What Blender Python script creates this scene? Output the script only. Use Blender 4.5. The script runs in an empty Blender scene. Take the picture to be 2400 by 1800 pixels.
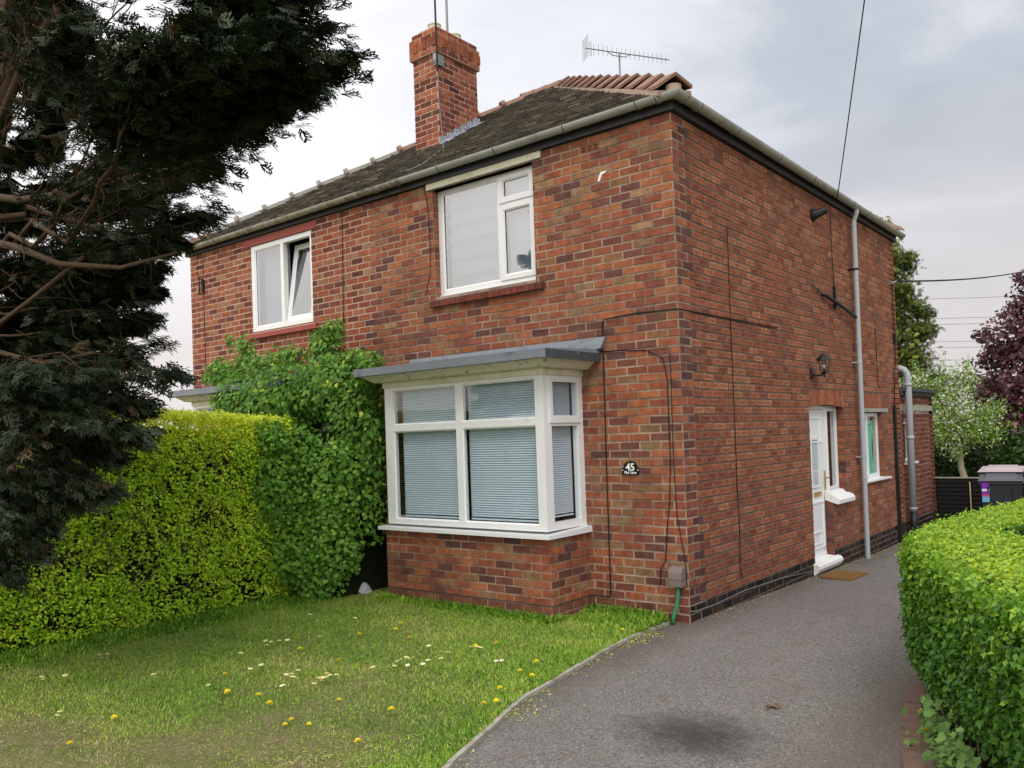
import bpy, math, random
import numpy as np
from mathutils import Vector, Matrix
random.seed(7); rng = np.random.default_rng(11)
scene = bpy.context.scene
COL = scene.collection
R = math.radians

# ------------------------------------------------------------------ helpers
def tag(o, label=None, cat=None, group=None, kind=None):
    if label: o['label'] = label
    if cat: o['category'] = cat
    if group: o['group'] = group
    if kind: o['kind'] = kind
    return o

def empty(name, loc=(0, 0, 0), label=None, cat=None, group=None):
    o = bpy.data.objects.new(name, None); COL.objects.link(o)
    o.location = loc; o.empty_display_size = .1
    o['_l'] = 1; del o['_l']
    return tag(o, label, cat, group)

def link(o, parent):
    COL.objects.link(o)
    if parent is not None:
        o.parent = parent
        base = parent
        L = Vector((0, 0, 0))
        while base is not None:
            if base.type == 'EMPTY': L = Vector(base.location)
            base = base.parent
        if parent.type == 'EMPTY' and parent.get('world_coords', 1):
            o.matrix_parent_inverse = Matrix.Translation(-L)
    return o

class MB:
    def __init__(s): s.v = []; s.f = []; s.m = []; s.t = []
    def quad(s, a, b, c, d, m=0, t=(.5, .5, .5)):
        n = len(s.v); s.v += [a, b, c, d]; s.f.append((n, n+1, n+2, n+3)); s.m.append(m); s.t.append(t)
    def poly(s, pts, m=0, t=(.5, .5, .5)):
        n = len(s.v); s.v += list(pts); s.f.append(tuple(range(n, n+len(pts)))); s.m.append(m); s.t.append(t)
    def hexa(s, p, m=0, t=(.5, .5, .5)):   # p: 8 points, bottom 0-3 ccw, top 4-7
        n = len(s.v); s.v += [tuple(q) for q in p]
        for f in ((3, 2, 1, 0), (4, 5, 6, 7), (0, 1, 5, 4), (1, 2, 6, 5), (2, 3, 7, 6), (3, 0, 4, 7)):
            s.f.append(tuple(n+i for i in f)); s.m.append(m); s.t.append(t)
    def box(s, x0, x1, y0, y1, z0, z1, m=0, t=(.5, .5, .5)):
        x0, x1 = min(x0, x1), max(x0, x1); y0, y1 = min(y0, y1), max(y0, y1); z0, z1 = min(z0, z1), max(z0, z1)
        s.hexa([(x0, y0, z0), (x1, y0, z0), (x1, y1, z0), (x0, y1, z0), (x0, y0, z1), (x1, y0, z1), (x1, y1, z1), (x0, y1, z1)], m, t)
    def tube(s, pts, r, n=8, m=0, t=(.5, .5, .5), r1=None, cap=True):
        pts = [Vector(p) for p in pts]; k = len(pts); base = len(s.v)
        rs = r if isinstance(r, (list, tuple)) else [r + ((r1 if r1 is not None else r) - r)*i/max(1, k-1) for i in range(k)]
        prev = None
        for i, p in enumerate(pts):
            d = (pts[min(i+1, k-1)] - pts[max(i-1, 0)]).normalized()
            if prev is None:
                a = d.cross(Vector((0, 0, 1))) if abs(d.z) < .95 else d.cross(Vector((1, 0, 0)))
            else: a = prev - d*prev.dot(d)
            a.normalize(); b = d.cross(a); prev = a
            for j in range(n):
                w = 2*math.pi*j/n
                s.v.append(tuple(p + a*math.cos(w)*rs[i] + b*math.sin(w)*rs[i]))
        for i in range(k-1):
            for j in range(n):
                a0 = base+i*n+j; a1 = base+i*n+(j+1) % n
                s.f.append((a0, a1, a1+n, a0+n)); s.m.append(m); s.t.append(t)
        if cap:
            s.f.append(tuple(base+j for j in reversed(range(n)))); s.m.append(m); s.t.append(t)
            s.f.append(tuple(base+(k-1)*n+j for j in range(n))); s.m.append(m); s.t.append(t)
    def cyl(s, c, r, h, n=16, m=0, t=(.5, .5, .5), r2=None):
        s.tube([c, (c[0], c[1], c[2]+h)], r, n, m, t, r1=r2)
    def prism(s, poly, a, b, axis='y', m=0, t=(.5, .5, .5)):   # poly in the other two axes
        def P(u, v, w): return {'y': (u, w, v), 'x': (w, u, v), 'z': (u, v, w)}[axis]
        n = len(poly)
        s.poly([P(u, v, a) for u, v in poly], m, t); s.poly([P(u, v, b) for u, v in reversed(poly)], m, t)
        for i in range(n):
            p, q = poly[i], poly[(i+1) % n]
            s.quad(P(*p, a), P(*p, b), P(*q, b), P(*q, a), m, t)
    def build(s, name, mats, parent=None, smooth=False, fix=True):
        me = bpy.data.meshes.new(name)
        me.from_pydata([tuple(v) for v in s.v], [], s.f)
        for m in (mats if isinstance(mats, (list, tuple)) else [mats]): me.materials.append(m)
        me.polygons.foreach_set('material_index', s.m)
        at = me.color_attributes.new('tint', 'FLOAT_COLOR', 'CORNER')
        arr = []
        for f, t in zip(s.f, s.t): arr += [t[0], t[1], t[2], 1.0]*len(f)
        at.data.foreach_set('color', arr)
        if fix:
            import bmesh
            bm = bmesh.new(); bm.from_mesh(me)
            bmesh.ops.recalc_face_normals(bm, faces=bm.faces); bm.to_mesh(me); bm.free()
        if smooth: me.polygons.foreach_set('use_smooth', [True]*len(me.polygons))
        me.update()
        return link(bpy.data.objects.new(name, me), parent)

def unit(a): return a/np.maximum(np.linalg.norm(a, axis=-1, keepdims=True), 1e-9)
def basis(N, up=None):
    """in-plane random frame round each normal N; Y of the template points along the second vector"""
    N = unit(N); r = rng.normal(size=N.shape) if up is None else up + rng.normal(size=N.shape)*.35
    Y = unit(r - N*(r*N).sum(-1, keepdims=True)); X = np.cross(Y, N)
    return X, Y, N
def scatter(name, P, fr, S, tv, tf, tint, mat, parent=None):
    X, Y, Z = fr; tv = np.array(tv, float); tf = np.array(tf, int); n = len(P); k = len(tv)
    S = np.broadcast_to(np.asarray(S, float), (n,))[:, None, None]
    V = P[:, None] + S*(tv[None, :, 0:1]*X[:, None] + tv[None, :, 1:2]*Y[:, None] + tv[None, :, 2:3]*Z[:, None])
    F = (tf[None] + (np.arange(n)*k)[:, None, None]).reshape(-1, tf.shape[1])
    me = bpy.data.meshes.new(name)
    me.vertices.add(n*k); me.vertices.foreach_set('co', V.reshape(-1).astype(np.float32))
    me.loops.add(F.size); me.loops.foreach_set('vertex_index', F.reshape(-1).astype(np.int32))
    me.polygons.add(len(F)); me.polygons.foreach_set('loop_start', (np.arange(len(F))*F.shape[1]).astype(np.int32))
    me.polygons.foreach_set('loop_total', np.full(len(F), F.shape[1], np.int32))
    me.update(calc_edges=True)
    at = me.color_attributes.new('tint', 'FLOAT_COLOR', 'POINT')
    c = np.ones((n, k, 4), np.float32); c[:, :, :3] = np.asarray(tint)[:, None, :]
    at.data.foreach_set('color', c.reshape(-1))
    me.materials.append(mat)
    return link(bpy.data.objects.new(name, me), parent)

LEAF_V = [(0, 0, 0), (-.3, .45, .1), (0, 1, -.08), (.3, .45, .1)]; LEAF_F = [(0, 3, 2), (0, 2, 1)]
LOBE_V = [(0, 0, 0), (-.42, .02, .05), (-.55, .5, .08), (-.22, .62, 0), (0, 1, -.06), (.22, .62, 0), (.55, .5, .08), (.42, .02, .05)]
LOBE_F = [(0, 2, 1), (0, 3, 2), (0, 4, 3), (0, 5, 4), (0, 6, 5), (0, 7, 6)]
BLADE_V = [(-.05, 0, 0), (.05, 0, 0), (-.04, .5, .06), (.04, .5, .06), (0, 1, .28)]; BLADE_F = [(0, 1, 3), (0, 3, 2), (2, 3, 4)]

# ------------------------------------------------------------------ materials
def nt(m):
    m.use_nodes = True; t = m.node_tree; t.nodes.clear(); return t
def node(t, typ, **kw):
    n = t.nodes.new(typ)
    for k, v in kw.items():
        if k in n.inputs: n.inputs[k].default_value = v
        else: setattr(n, k, v)
    return n
def ramp(t, fac, stops, interp='LINEAR'):
    n = t.nodes.new('ShaderNodeValToRGB'); n.color_ramp.interpolation = interp
    e = n.color_ramp.elements
    while len(e) < len(stops): e.new(.5)
    for i, (p, c) in enumerate(stops):
        e[i].position = p; e[i].color = (*c, 1) if len(c) == 3 else c
    t.links.new(fac, n.inputs[0]); return n.outputs[0]
def noise(t, scale, detail=3, rough=.6, vec=None, out='Fac'):
    n = node(t, 'ShaderNodeTexNoise', Scale=scale, Detail=detail, Roughness=rough)
    if vec is None:
        tc = t.nodes.new('ShaderNodeTexCoord'); vec = tc.outputs['Object']
    t.links.new(vec, n.inputs['Vector']); return n.outputs[out]
def mix(t, fac, a, b, mode='MIX'):
    n = t.nodes.new('ShaderNodeMix'); n.data_type = 'RGBA'; n.blend_type = mode
    for s, v in ((0, fac), (6, a), (7, b)):
        if hasattr(v, 'node'): t.links.new(v, n.inputs[s])
        else: n.inputs[s].default_value = v if s == 0 else ((*v, 1) if len(v) == 3 else v)
    return n.outputs[2]
def math_(t, op, a, b=0, c=None, clamp=False):
    n = t.nodes.new('ShaderNodeMath'); n.operation = op; n.use_clamp = clamp
    for i, v in enumerate((a, b) if c is None else (a, b, c)):
        if hasattr(v, 'node'): t.links.new(v, n.inputs[i])
        else: n.inputs[i].default_value = v
    return n.outputs[0]
def maprange(t, v, a, b, c=0., d=1.):
    n = t.nodes.new('ShaderNodeMapRange'); n.inputs[1].default_value = a; n.inputs[2].default_value = b
    n.inputs[3].default_value = c; n.inputs[4].default_value = d; t.links.new(v, n.inputs[0]); return n.outputs[0]
def finish(t, col, rough=.8, bump=None, spec=.3, metal=0., dist=.01):
    p = node(t, 'ShaderNodeBsdfPrincipled'); o = t.nodes.new('ShaderNodeOutputMaterial')
    if hasattr(col, 'node'): t.links.new(col, p.inputs['Base Color'])
    else: p.inputs['Base Color'].default_value = (*col, 1)
    if hasattr(rough, 'node'): t.links.new(rough, p.inputs['Roughness'])
    else: p.inputs['Roughness'].default_value = rough
    p.inputs['Specular IOR Level'].default_value = spec; p.inputs['Metallic'].default_value = metal
    if bump is not None:
        b = node(t, 'ShaderNodeBump', Strength=bump[1], Distance=dist)
        t.links.new(bump[0], b.inputs['Height']); t.links.new(b.outputs[0], p.inputs['Normal'])
    t.links.new(p.outputs[0], o.inputs[0]); return p
def M(name, col, rough=.7, var=.12, scale=8., bump=.15, bscale=60., spec=.3, dirt=None, dscale=3., damt=(.5, .75), metal=0.):
    m = bpy.data.materials.new(name); t = nt(m)
    c = mix(t, noise(t, scale, 4), tuple(x*(1-var) for x in col), tuple(min(1, x*(1+var)) for x in col))
    if dirt:
        c = mix(t, maprange(t, noise(t, dscale, 6, .7), damt[0], damt[1]), c, dirt)
    finish(t, c, rough, (noise(t, bscale, 3), bump), spec, metal); return m
def tinted(t, ch=0):
    a = t.nodes.new('ShaderNodeAttribute'); a.attribute_name = 'tint'
    s = t.nodes.new('ShaderNodeSeparateColor'); t.links.new(a.outputs['Color'], s.inputs[0]); return s.outputs[ch]
def brickmat(name, stops, speck=.6, lift=1.):
    m = bpy.data.materials.new(name); t = nt(m)
    c = ramp(t, tinted(t, 0), [(p_, (q_[0]*.98+.032*lift, q_[1]*1.0+.008*lift, q_[2]*1.0+.005*lift)) for p_, q_ in stops])
    c = mix(t, math_(t, 'MULTIPLY', tinted(t, 1), .35), c, (.75, .62, .52), 'MULTIPLY')
    c = mix(t, maprange(t, noise(t, 13, 6, .75), .36, .62, 0, .9), c, mix(t, 1., c, (.55, .44, .42), 'MULTIPLY'))
    c = mix(t, maprange(t, noise(t, 26, 5, .8), .55, .7, 0, .55), c, mix(t, 1., c, (1.45, 1.5, 1.5), 'MULTIPLY'))
    f = math_(t, 'MULTIPLY', maprange(t, noise(t, 75, 4, .8), .56, .66), math_(t, 'MULTIPLY', tinted(t, 2), speck))
    c = mix(t, f, c, (.045, .03, .03))
    c = mix(t, maprange(t, noise(t, 1.3, 5, .7), .45, .75, 0, .45), c, (.15, .095, .065))
    finish(t, c, .92, (noise(t, 120, 5, .75), .55), .15, dist=.006); return m

FRONT = brickmat('front_brick', [(0, (.095, .055, .058)), (.14, (.15, .07, .065)), (.3, (.235, .09, .066)), (.5, (.335, .112, .062)), (.68, (.45, .165, .078)), (.8, (.33, .17, .085)), (.9, (.24, .165, .085)), (1, (.46, .29, .16))], .75)
SIDE = brickmat('side_brick', [(0, (.17, .07, .05)), (.15, (.25, .092, .058)), (.5, (.34, .122, .068)), (.85, (.42, .165, .088)), (1, (.50, .25, .14))], .45)
NEIGH = brickmat('neighbour_brick', [(0, (.10, .045, .045)), (.25, (.2, .07, .05)), (.55, (.34, .1, .055)), (.8, (.4, .15, .075)), (1, (.34, .2, .12))], .5)
BLACKB = brickmat('blue_brick', [(0, (.012, .011, .013)), (.7, (.03, .027, .028)), (1, (.07, .045, .032))], .2, 0.)
PLB = brickmat('plinth_brick', [(0, (.14, .062, .045)), (.6, (.22, .095, .06)), (1, (.27, .125, .08))], .3)
EXTB = brickmat('extension_brick', [(0, (.09, .04, .035)), (.4, (.17, .06, .042)), (.8, (.24, .085, .052)), (1, (.17, .085, .055))], .3)
CHIMB = brickmat('chimney_brick', [(0, (.07, .035, .03)), (.25, (.21, .07, .045)), (.6, (.37, .125, .068)), (1, (.42, .17, .095))], .4)
SILLB = brickmat('sill_tile', [(0, (.1, .04, .035)), (.5, (.24, .07, .045)), (1, (.1, .085, .085))], .2)
REDSILL = M('red_sill_paint', (.32, .07, .055), .6, .15, 12, .2)
MORT = M('grey_mortar', (.40, .29, .22), .95, .35, 6, .5, 200, .1, (.16, .11, .085), 1.6, (.42, .62))
MORTN = M('pink_mortar', (.52, .35, .28), .95, .15, 6, .5, 200, .1)
MORTD = M('dark_mortar', (.13, .095, .075), .95, .4, 6, .5, 200, .1, (.22, .17, .13), 5, (.55, .7))
PVC = M('white_pvc', (.78, .79, .8), .35, .03, 3, .02, 30, .5, (.55, .55, .5), 2.2, (.62, .9))
CREAM = M('cream_paint', (.66, .64, .5), .55, .08, 6, .12, 50, .3, (.34, .38, .16), 3.5, (.5, .8))
CREAM2 = M('peeling_cream_paint', (.68, .64, .53), .6, .1, 6, .2, 50, .3, (.10, .06, .04), 14, (.60, .64))
LEAD = M('blue_grey_felt', (.195, .218, .25), .6, .15, 5, .2, 40, .3, (.07, .08, .09), 4, (.55, .75))
LEADD = M('dark_felt', (.06, .065, .07), .75, .3, 8, .3, 60, .3, (.4, .4, .38), 9, (.66, .72))
GUT = M('grey_gutter_pvc', (.36, .365, .34), .45, .12, 3, .06, 40, .4, (.2, .2, .15), 4, (.5, .8))
GUTN = M('weathered_gutter', (.33, .31, .26), .7, .2, 6, .15, 60, .3, (.12, .11, .08), 7, (.48, .62))
PIPE = M('grey_pipe', (.36, .385, .41), .4, .06, 3, .04, 40, .4, (.3, .28, .22), 2, (.6, .9))
JOINT = M('dark_joint', (.05, .05, .05), .6)
FASC = M('dark_fascia', (.028, .028, .032), .45, .2, 5, .1, 50, .35)
BLACK = M('black_paint', (.014, .014, .015), .45, .2, 20, .1)
CABLE = M('black_cable', (.012, .012, .012), .6)
GREYC = M('grey_cable', (.2, .2, .19), .6)
METAL = M('galvanised_metal', (.24, .24, .23), .45, .2, 10, .1, 50, .5, metal=.5)
CONC = M('concrete', (.36, .33, .28), .9, .15, 14, .4, 90, .1, (.2, .18, .14), 5)
STONE = M('painted_stone', (.76, .75, .73), .7, .06, 10, .45, 40, .2, (.33, .27, .23), 7, (.58, .7))
TERRA = M('terracotta', (.27, .155, .12), .85, .2, 14, .4, 80, .15, (.17, .13, .09), 8, (.5, .7))
GREYT = M('weathered_ridge', (.24, .225, .20), .9, .2, 12, .4, 70, .1, (.12, .11, .08), 6, (.5, .7))
MORTAR2 = M('ridge_mortar', (.36, .27, .21), .95, .2, 20, .6, 60, .1)
FLASH = M('lead_flashing', (.28, .30, .35), .55, .35, 14, .3, 40, .4, (.6, .62, .66), 22, (.55, .62))
BRASS = M('brass', (.6, .42, .12), .3, .1, 10, .02, 30, .5, metal=.8)
DARKROOM = M('dark_room', (.03, .028, .026), .95)
NET = M('net_curtain', (.27, .33, .39), .9, .05, 3, .3, 120)
BLIND = M('blind_slats', (.60, .69, .76), .5, .04, 2, .02, 30, .4)
GREENC = M('green_curtain', (.18, .62, .42), .85, .15, 6, .1)
PLASTIC = M('brown_meter_box', (.20, .155, .145), .45, .06, 3, .03, 30, .4)
GREENP = M('green_conduit', (.04, .22, .11), .5, .15, 20, .05)
MATM = M('coir_mat', (.22, .12, .045), 1., .3, 60, .9, 250, .05)
BINB = M('black_bin_plastic', (.022, .025, .032), .45, .1, 6, .08, 60, .4)
BINM = M('maroon_bin_lid', (.46, .37, .39), .5, .1, 6, .08)
BINL = M('blue_bin_lid', (.35, .48, .56), .4, .1, 6, .05)
BARK = M('brown_bark', (.085, .056, .038), .95, .35, 30, .9, 60, .1, (.08, .055, .035), 14)
PALEB = M('pale_bark', (.30, .26, .20), .95, .3, 25, .8, 50, .1)
TWIG = M('twig', (.12, .075, .05), .95, .3, 40, .5)
TWIGD = M('dark_twig', (.035, .026, .018), .95, .3, 40, .5)
SHADE = M('shade_core', (.012, .018, .007), 1., .5, 14, .9, 30, .05)  # near-black colour painted in for the shade deep inside foliage
FENCE = M('black_fence', (.014, .014, .014), .8, .3, 12, .4, 40, .15)
FENCEB = M('dark_board_fence', (.035, .030, .024), .9, .3, 12, .4, 40, .1)
ROCK = M('pale_rock', (.42, .43, .45), .9, .2, 18, .8, 30, .1)
EDGING = M('weathered_edging', (.40, .37, .31), .95, .25, 14, .5, 90, .1, (.16, .13, .08), 5, (.5, .68))
EDGEB = M('edging_block', (.19, .125, .1), .95, .2, 14, .5, 90, .1, (.10, .07, .05), 9)
YEL = M('dandelion_yellow', (.9, .74, .02), .7); WHT = M('daisy_white', (.82, .82, .8), .7)
STEM = M('stem_green', (.12, .25, .04), .7); BROWNL = M('dead_leaf', (.20, .10, .045), .8)
PURP = M('purple_tag', (.2, .03, .45), .5, .05); TAGW = M('tag_white', (.75, .72, .72), .5, .05); TAGR = M('tag_red', (.6, .08, .12), .5, .05); TAGB = M('tag_blue', (.15, .4, .6), .5, .05)
SIGNB = M('plaque_black', (.01, .01, .011), .25, .05, 5, .01, 20, .5); SIGNW = M('plaque_white', (.85, .85, .85), .4, .02)
PATCH = M('white_filler', (.8, .8, .8), .9, .05)

def leafmat(name, stops, trans=.35, gloss=.25, rough=.45):
    m = bpy.data.materials.new(name); t = nt(m)
    c = ramp(t, tinted(t, 0), stops)
    c = mix(t, math_(t, 'MULTIPLY', tinted(t, 1), .5), c, (.5, .52, .45), 'MULTIPLY')
    p = node(t, 'ShaderNodeBsdfPrincipled', Roughness=rough); p.inputs['Specular IOR Level'].default_value = gloss
    t.links.new(c, p.inputs['Base Color'])
    tr = t.nodes.new('ShaderNodeBsdfTranslucent'); t.links.new(c, tr.inputs['Color'])
    ms = t.nodes.new('ShaderNodeMixShader'); ms.inputs[0].default_value = trans
    t.links.new(p.outputs[0], ms.inputs[1]); t.links.new(tr.outputs[0], ms.inputs[2])
    o = t.nodes.new('ShaderNodeOutputMaterial'); t.links.new(ms.outputs[0], o.inputs[0]); return m
L_HEDGE = leafmat('privet_leaf', [(0, (.10, .22, .02)), (.35, (.27, .50, .025)), (.62, (.48, .76, .04)), (.8, (.70, .85, .05)), (1, (.88, .86, .05))], .3)
L_BOX = leafmat('box_hedge_leaf', [(0, (.035, .11, .015)), (.4, (.10, .27, .02)), (.75, (.29, .47, .025)), (1, (.52, .62, .04))], .35, .4, .35)
L_ELDER = leafmat('elder_leaf', [(0, (.05, .14, .03)), (.5, (.15, .34, .05)), (.85, (.33, .52, .07)), (1, (.6, .65, .06))])
L_CURR = leafmat('currant_leaf', [(0, (.07, .20, .03)), (.6, (.22, .46, .06)), (1, (.42, .62, .10))])
L_CYP = leafmat('cypress_leaf', [(0, (.010, .020, .007)), (.45, (.020, .034, .011)), (.72, (.036, .052, .02)), (.85, (.09, .115, .075)), (.93, (.085, .062, .03)), (1, (.13, .085, .045))], .15, .2, .6)
L_CON = leafmat('conifer_leaf', [(0, (.04, .08, .02)), (.55, (.13, .17, .035)), (1, (.52, .54, .08))], .2, .2, .6)
L_MAPLE = leafmat('maple_leaf', [(0, (.045, .018, .026)), (.6, (.15, .058, .075)), (1, (.30, .13, .15))], .3, .35, .4)
L_APPLE = leafmat('apple_leaf', [(0, (.10, .20, .03)), (.5, (.30, .46, .06)), (.60, (.4, .56, .10)), (.64, (.80, .81, .75)), (1, (.9, .88, .85))], .3)
L_DARK = leafmat('dark_shrub_leaf', [(0, (.015, .035, .008)), (.6, (.04, .09, .015)), (1, (.1, .2, .03))], .25)
L_GOLD = leafmat('golden_leaf', [(0, (.14, .15, .01)), (.5, (.38, .33, .02)), (1, (.6, .5, .03))], .3)
L_GRASS = leafmat('grass_blade', [(0, (.12, .28, .03)), (.38, (.28, .50, .05)), (.64, (.44, .60, .08)), (.84, (.66, .64, .18)), (1, (.72, .58, .32))], .3, .2, .5)
L_WEED = leafmat('weed_leaf', [(0, (.08, .17, .04)), (1, (.2, .36, .08))], .3, .3, .5)

def glassmat(name, refl=.06, tintc=(.9, .95, .95), base=None):
    m = bpy.data.materials.new(name); t = nt(m)
    lw = node(t, 'ShaderNodeLayerWeight', Blend=.5)     # 1-|cos|: the same from both sides of the sheet
    f = math_(t, 'ADD', math_(t, 'MULTIPLY', math_(t, 'POWER', lw.outputs['Facing'], 4.), .8), refl, clamp=True)
    gl = node(t, 'ShaderNodeBsdfGlossy', Roughness=.01)
    b = node(t, 'ShaderNodeBump', Strength=.04, Distance=.02)
    t.links.new(noise(t, 2.2, 1), b.inputs['Height']); t.links.new(b.outputs[0], gl.inputs['Normal'])
    tr = node(t, 'ShaderNodeBsdfTransparent'); tr.inputs[0].default_value = (*tintc, 1)
    ms = t.nodes.new('ShaderNodeMixShader'); t.links.new(f, ms.inputs[0]); t.links.new(tr.outputs[0], ms.inputs[1]); t.links.new(gl.outputs[0], ms.inputs[2])
    o = t.nodes.new('ShaderNodeOutputMaterial'); t.links.new(ms.outputs[0], o.inputs[0]); return m
GLASS = glassmat('window_glass', .09, (.93, .965, .975)); GLASSR = glassmat('coated_glass', .34, (.85, .9, .92))

# roof tile
def rooftile():
    m = bpy.data.materials.new('mossy_roof_tile'); t = nt(m)
    c = ramp(t, tinted(t, 0), [(0, (.024, .021, .018)), (.5, (.058, .049, .041)), (.85, (.11, .092, .075)), (1, (.20, .15, .12))])
    c = mix(t, maprange(t, noise(t, 9, 6, .8), .48, .64, 0, .7), c, (.09, .088, .035))
    c = mix(t, maprange(t, noise(t, 38, 5, .8), .63, .68, 0, .8), c, (.28, .26, .2))
    finish(t, c, .95, (noise(t, 60, 5, .8), 1.), .1, dist=.02); return m
TILE = rooftile()
def tarmac():
    m = bpy.data.materials.new('worn_tarmac'); t = nt(m)
    tc = t.nodes.new('ShaderNodeTexCoord'); v = tc.outputs['Object']
    c = mix(t, noise(t, 1.1, 5, .65, v), (.145, .130, .120), (.212, .192, .178))
    vor = node(t, 'ShaderNodeTexVoronoi', Scale=105.); t.links.new(v, vor.inputs['Vector'])
    sp = t.nodes.new('ShaderNodeSeparateColor'); t.links.new(vor.outputs['Color'], sp.inputs[0])
    c = mix(t, maprange(t, sp.outputs[0], .5, 1., 0, .55), c, (.29, .268, .25))
    c = mix(t, maprange(t, sp.outputs[1], .96, .965, 0, .5), c, (.46, .43, .40))
    c = mix(t, maprange(t, sp.outputs[2], .6, 1., 0, .75), c, (.05, .045, .042))
    # oil stain where a car stands
    def blot(cx, cy, rx, ry, lo, hi):
        mp = node(t, 'ShaderNodeMapping'); mp.vector_type = 'POINT'
        mp.inputs['Location'].default_value = (-cx/rx, -cy/ry, 0); mp.inputs['Scale'].default_value = (1/rx, 1/ry, 0)
        t.links.new(v, mp.inputs['Vector'])
        ln = t.nodes.new('ShaderNodeVectorMath'); ln.operation = 'LENGTH'; t.links.new(mp.outputs[0], ln.inputs[0])
        d = math_(t, 'ADD', ln.outputs['Value'], math_(t, 'MULTIPLY', noise(t, 5, 8, .8, v), 2.0))
        return maprange(t, d, lo, hi, 1, 0)
    c = mix(t, math_(t, 'MULTIPLY', blot(1.3, -2.52, .40, .34, 1.25, 2.35), .85), c, (.034, .031, .030))
    c = mix(t, math_(t, 'MULTIPLY', maprange(t, noise(t, 2.6, 6, .7, v), .55, .75), .5), c, (.10, .075, .055))
    sx = t.nodes.new('ShaderNodeSeparateXYZ'); t.links.new(v, sx.inputs[0])
    ex = math_(t, 'ADD', sx.outputs[0], math_(t, 'MULTIPLY', noise(t, 3, 7, .75, v), -.5))
    c = mix(t, maprange(t, ex, -.25, .12, .65, 0), c, (.10, .082, .066))
    c = mix(t, maprange(t, ex, 1.45, 1.85, 0, .6), c, (.12, .095, .075))
    finish(t, c, .9, (vor.outputs['Distance'], .6), .2, dist=.006); return m
TARMAC = tarmac()
def soil():
    m = bpy.data.materials.new('lawn_soil'); t = nt(m)
    c = mix(t, maprange(t, noise(t, 5.5, 8, .8), .38, .62), (.17, .24, .05), (.33, .27, .14))
    c = mix(t, maprange(t, noise(t, 28, 6, .85), .42, .62, 0, .85), c, (.15, .115, .07))
    c = mix(t, maprange(t, noise(t, 60, 3, .7), .6, .66, 0, .7), c, (.52, .44, .30))
    finish(t, c, 1., (noise(t, 60, 5, .8), 1.), .05, dist=.02); return m
SOIL = soil()
DIRT = M('dry_dirt', (.16, .12, .085), 1., .3, 30, .8, 90, .05)
MOSS = M('moss', (.16, .19, .04), 1., .4, 40, .8, 90, .05)

# ------------------------------------------------------------------ brickwork
BW, CH, BH, JT = .2265, .08, .0655, .0140
CAMP = Vector((3.584, -6.956, 1.770))
def bricks(mb, O, U, N, k0, k1, u0, u1, openings=(), zoff=0., mat=0, phase=0., pal=(0., 1.), depth=.005, classes=None, bw=BW, flank=None, halo=0):
    """rows k0..k1 of single bricks over the plane O + U*u + z; openings: (u0,u1,z0,z1)"""
    O, U, N = Vector(O), Vector(U).normalized(), Vector(N).normalized()
    for k in range(k0, k1):
        za = zoff + k*CH + JT*.5; zb = za + BH
        off = (bw/2 if k % 2 else 0.) + phase
        n0 = math.floor((u0-off)/bw) - 1; n1 = math.ceil((u1-off)/bw) + 1
        segs0 = [(u0, u1)]
        for (a, b, c, d) in openings:
            if zb > c+.004 and za < d-.004:
                ns = []
                for s in segs0:
                    if s[0] < a: ns.append((s[0], min(s[1], a)))
                    if s[1] > b: ns.append((max(s[0], b), s[1]))
                segs0 = ns
        for n in range(n0, n1):
            a = off + n*bw + JT/2; b = a + bw - JT
            for s in segs0:
                p, q = max(a, s[0]), min(b, s[1])
                if q-p < .025: continue
                m_, pl = mat, pal
                if classes: m_, pl = classes(n, k, (p+q)/2, za)
                r = random.random(); tint = (pl[0] + (pl[1]-pl[0])*r, random.random(), random.random())
                dd = depth + random.uniform(-.0022, .0022); ch = .0035
                j = [random.uniform(-.0025, .0025) for _ in range(4)]
                A = [O+U*(p)+Vector((0, 0, za)), O+U*(q)+Vector((0, 0, za)), O+U*(q)+Vector((0, 0, zb)), O+U*(p)+Vector((0, 0, zb))]
                B = [O+U*(p+ch*.6)+Vector((0, 0, za+ch*.6+j[0]))+N*dd, O+U*(q-ch*.6)+Vector((0, 0, za+ch*.6+j[1]))+N*dd,
                     O+U*(q-ch*.6)+Vector((0, 0, zb-ch*.6+j[2]))+N*dd, O+U*(p+ch*.6)+Vector((0, 0, zb-ch*.6+j[3]))+N*dd]
                i = len(mb.v); mb.v += [tuple(x) for x in A+B]
                for f in ((0, 1, 5, 4), (1, 2, 6, 5), (2, 3, 7, 6), (3, 0, 4, 7)):
                    mb.f.append(tuple(i+x for x in f)); mb.m.append(m_ if flank is None else flank); mb.t.append(tint)
                if halo and m_ == halo and q-p > .08:      # kiln-fired bricks: pale rim, darker heart
                    hi = (min(1, tint[0]*.7+.36), tint[1]*.4, tint[2]*.5); lo_ = (max(0, tint[0]*.8-.04), min(1, tint[1]+.25), tint[2])
                    bi, bj = .024, .0155; Cq = []
                    for (cu, cv) in ((0, 0), (1, 0), (1, 1), (0, 1)):
                        u_ = (p+bi+random.uniform(-.004, .004)) if cu == 0 else (q-bi+random.uniform(-.004, .004)); z_ = (za+bj+random.uniform(-.003, .003)) if cv == 0 else (zb-bj+random.uniform(-.003, .003))
                        Cq.append(tuple(O+U*u_+Vector((0, 0, z_))+N*(dd+.0003)))
                    mb.v += Cq
                    mb.f.append((i+8, i+9, i+10, i+11)); mb.m.append(m_); mb.t.append(lo_)
                    for f in ((4, 5, 9, 8), (5, 6, 10, 9), (6, 7, 11, 10), (7, 4, 8, 11)):
                        mb.f.append(tuple(i+x for x in f)); mb.m.append(m_); mb.t.append(hi)
                else:
                    mb.f.append((i+4, i+5, i+6, i+7)); mb.m.append(m_); mb.t.append(tint)

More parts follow.
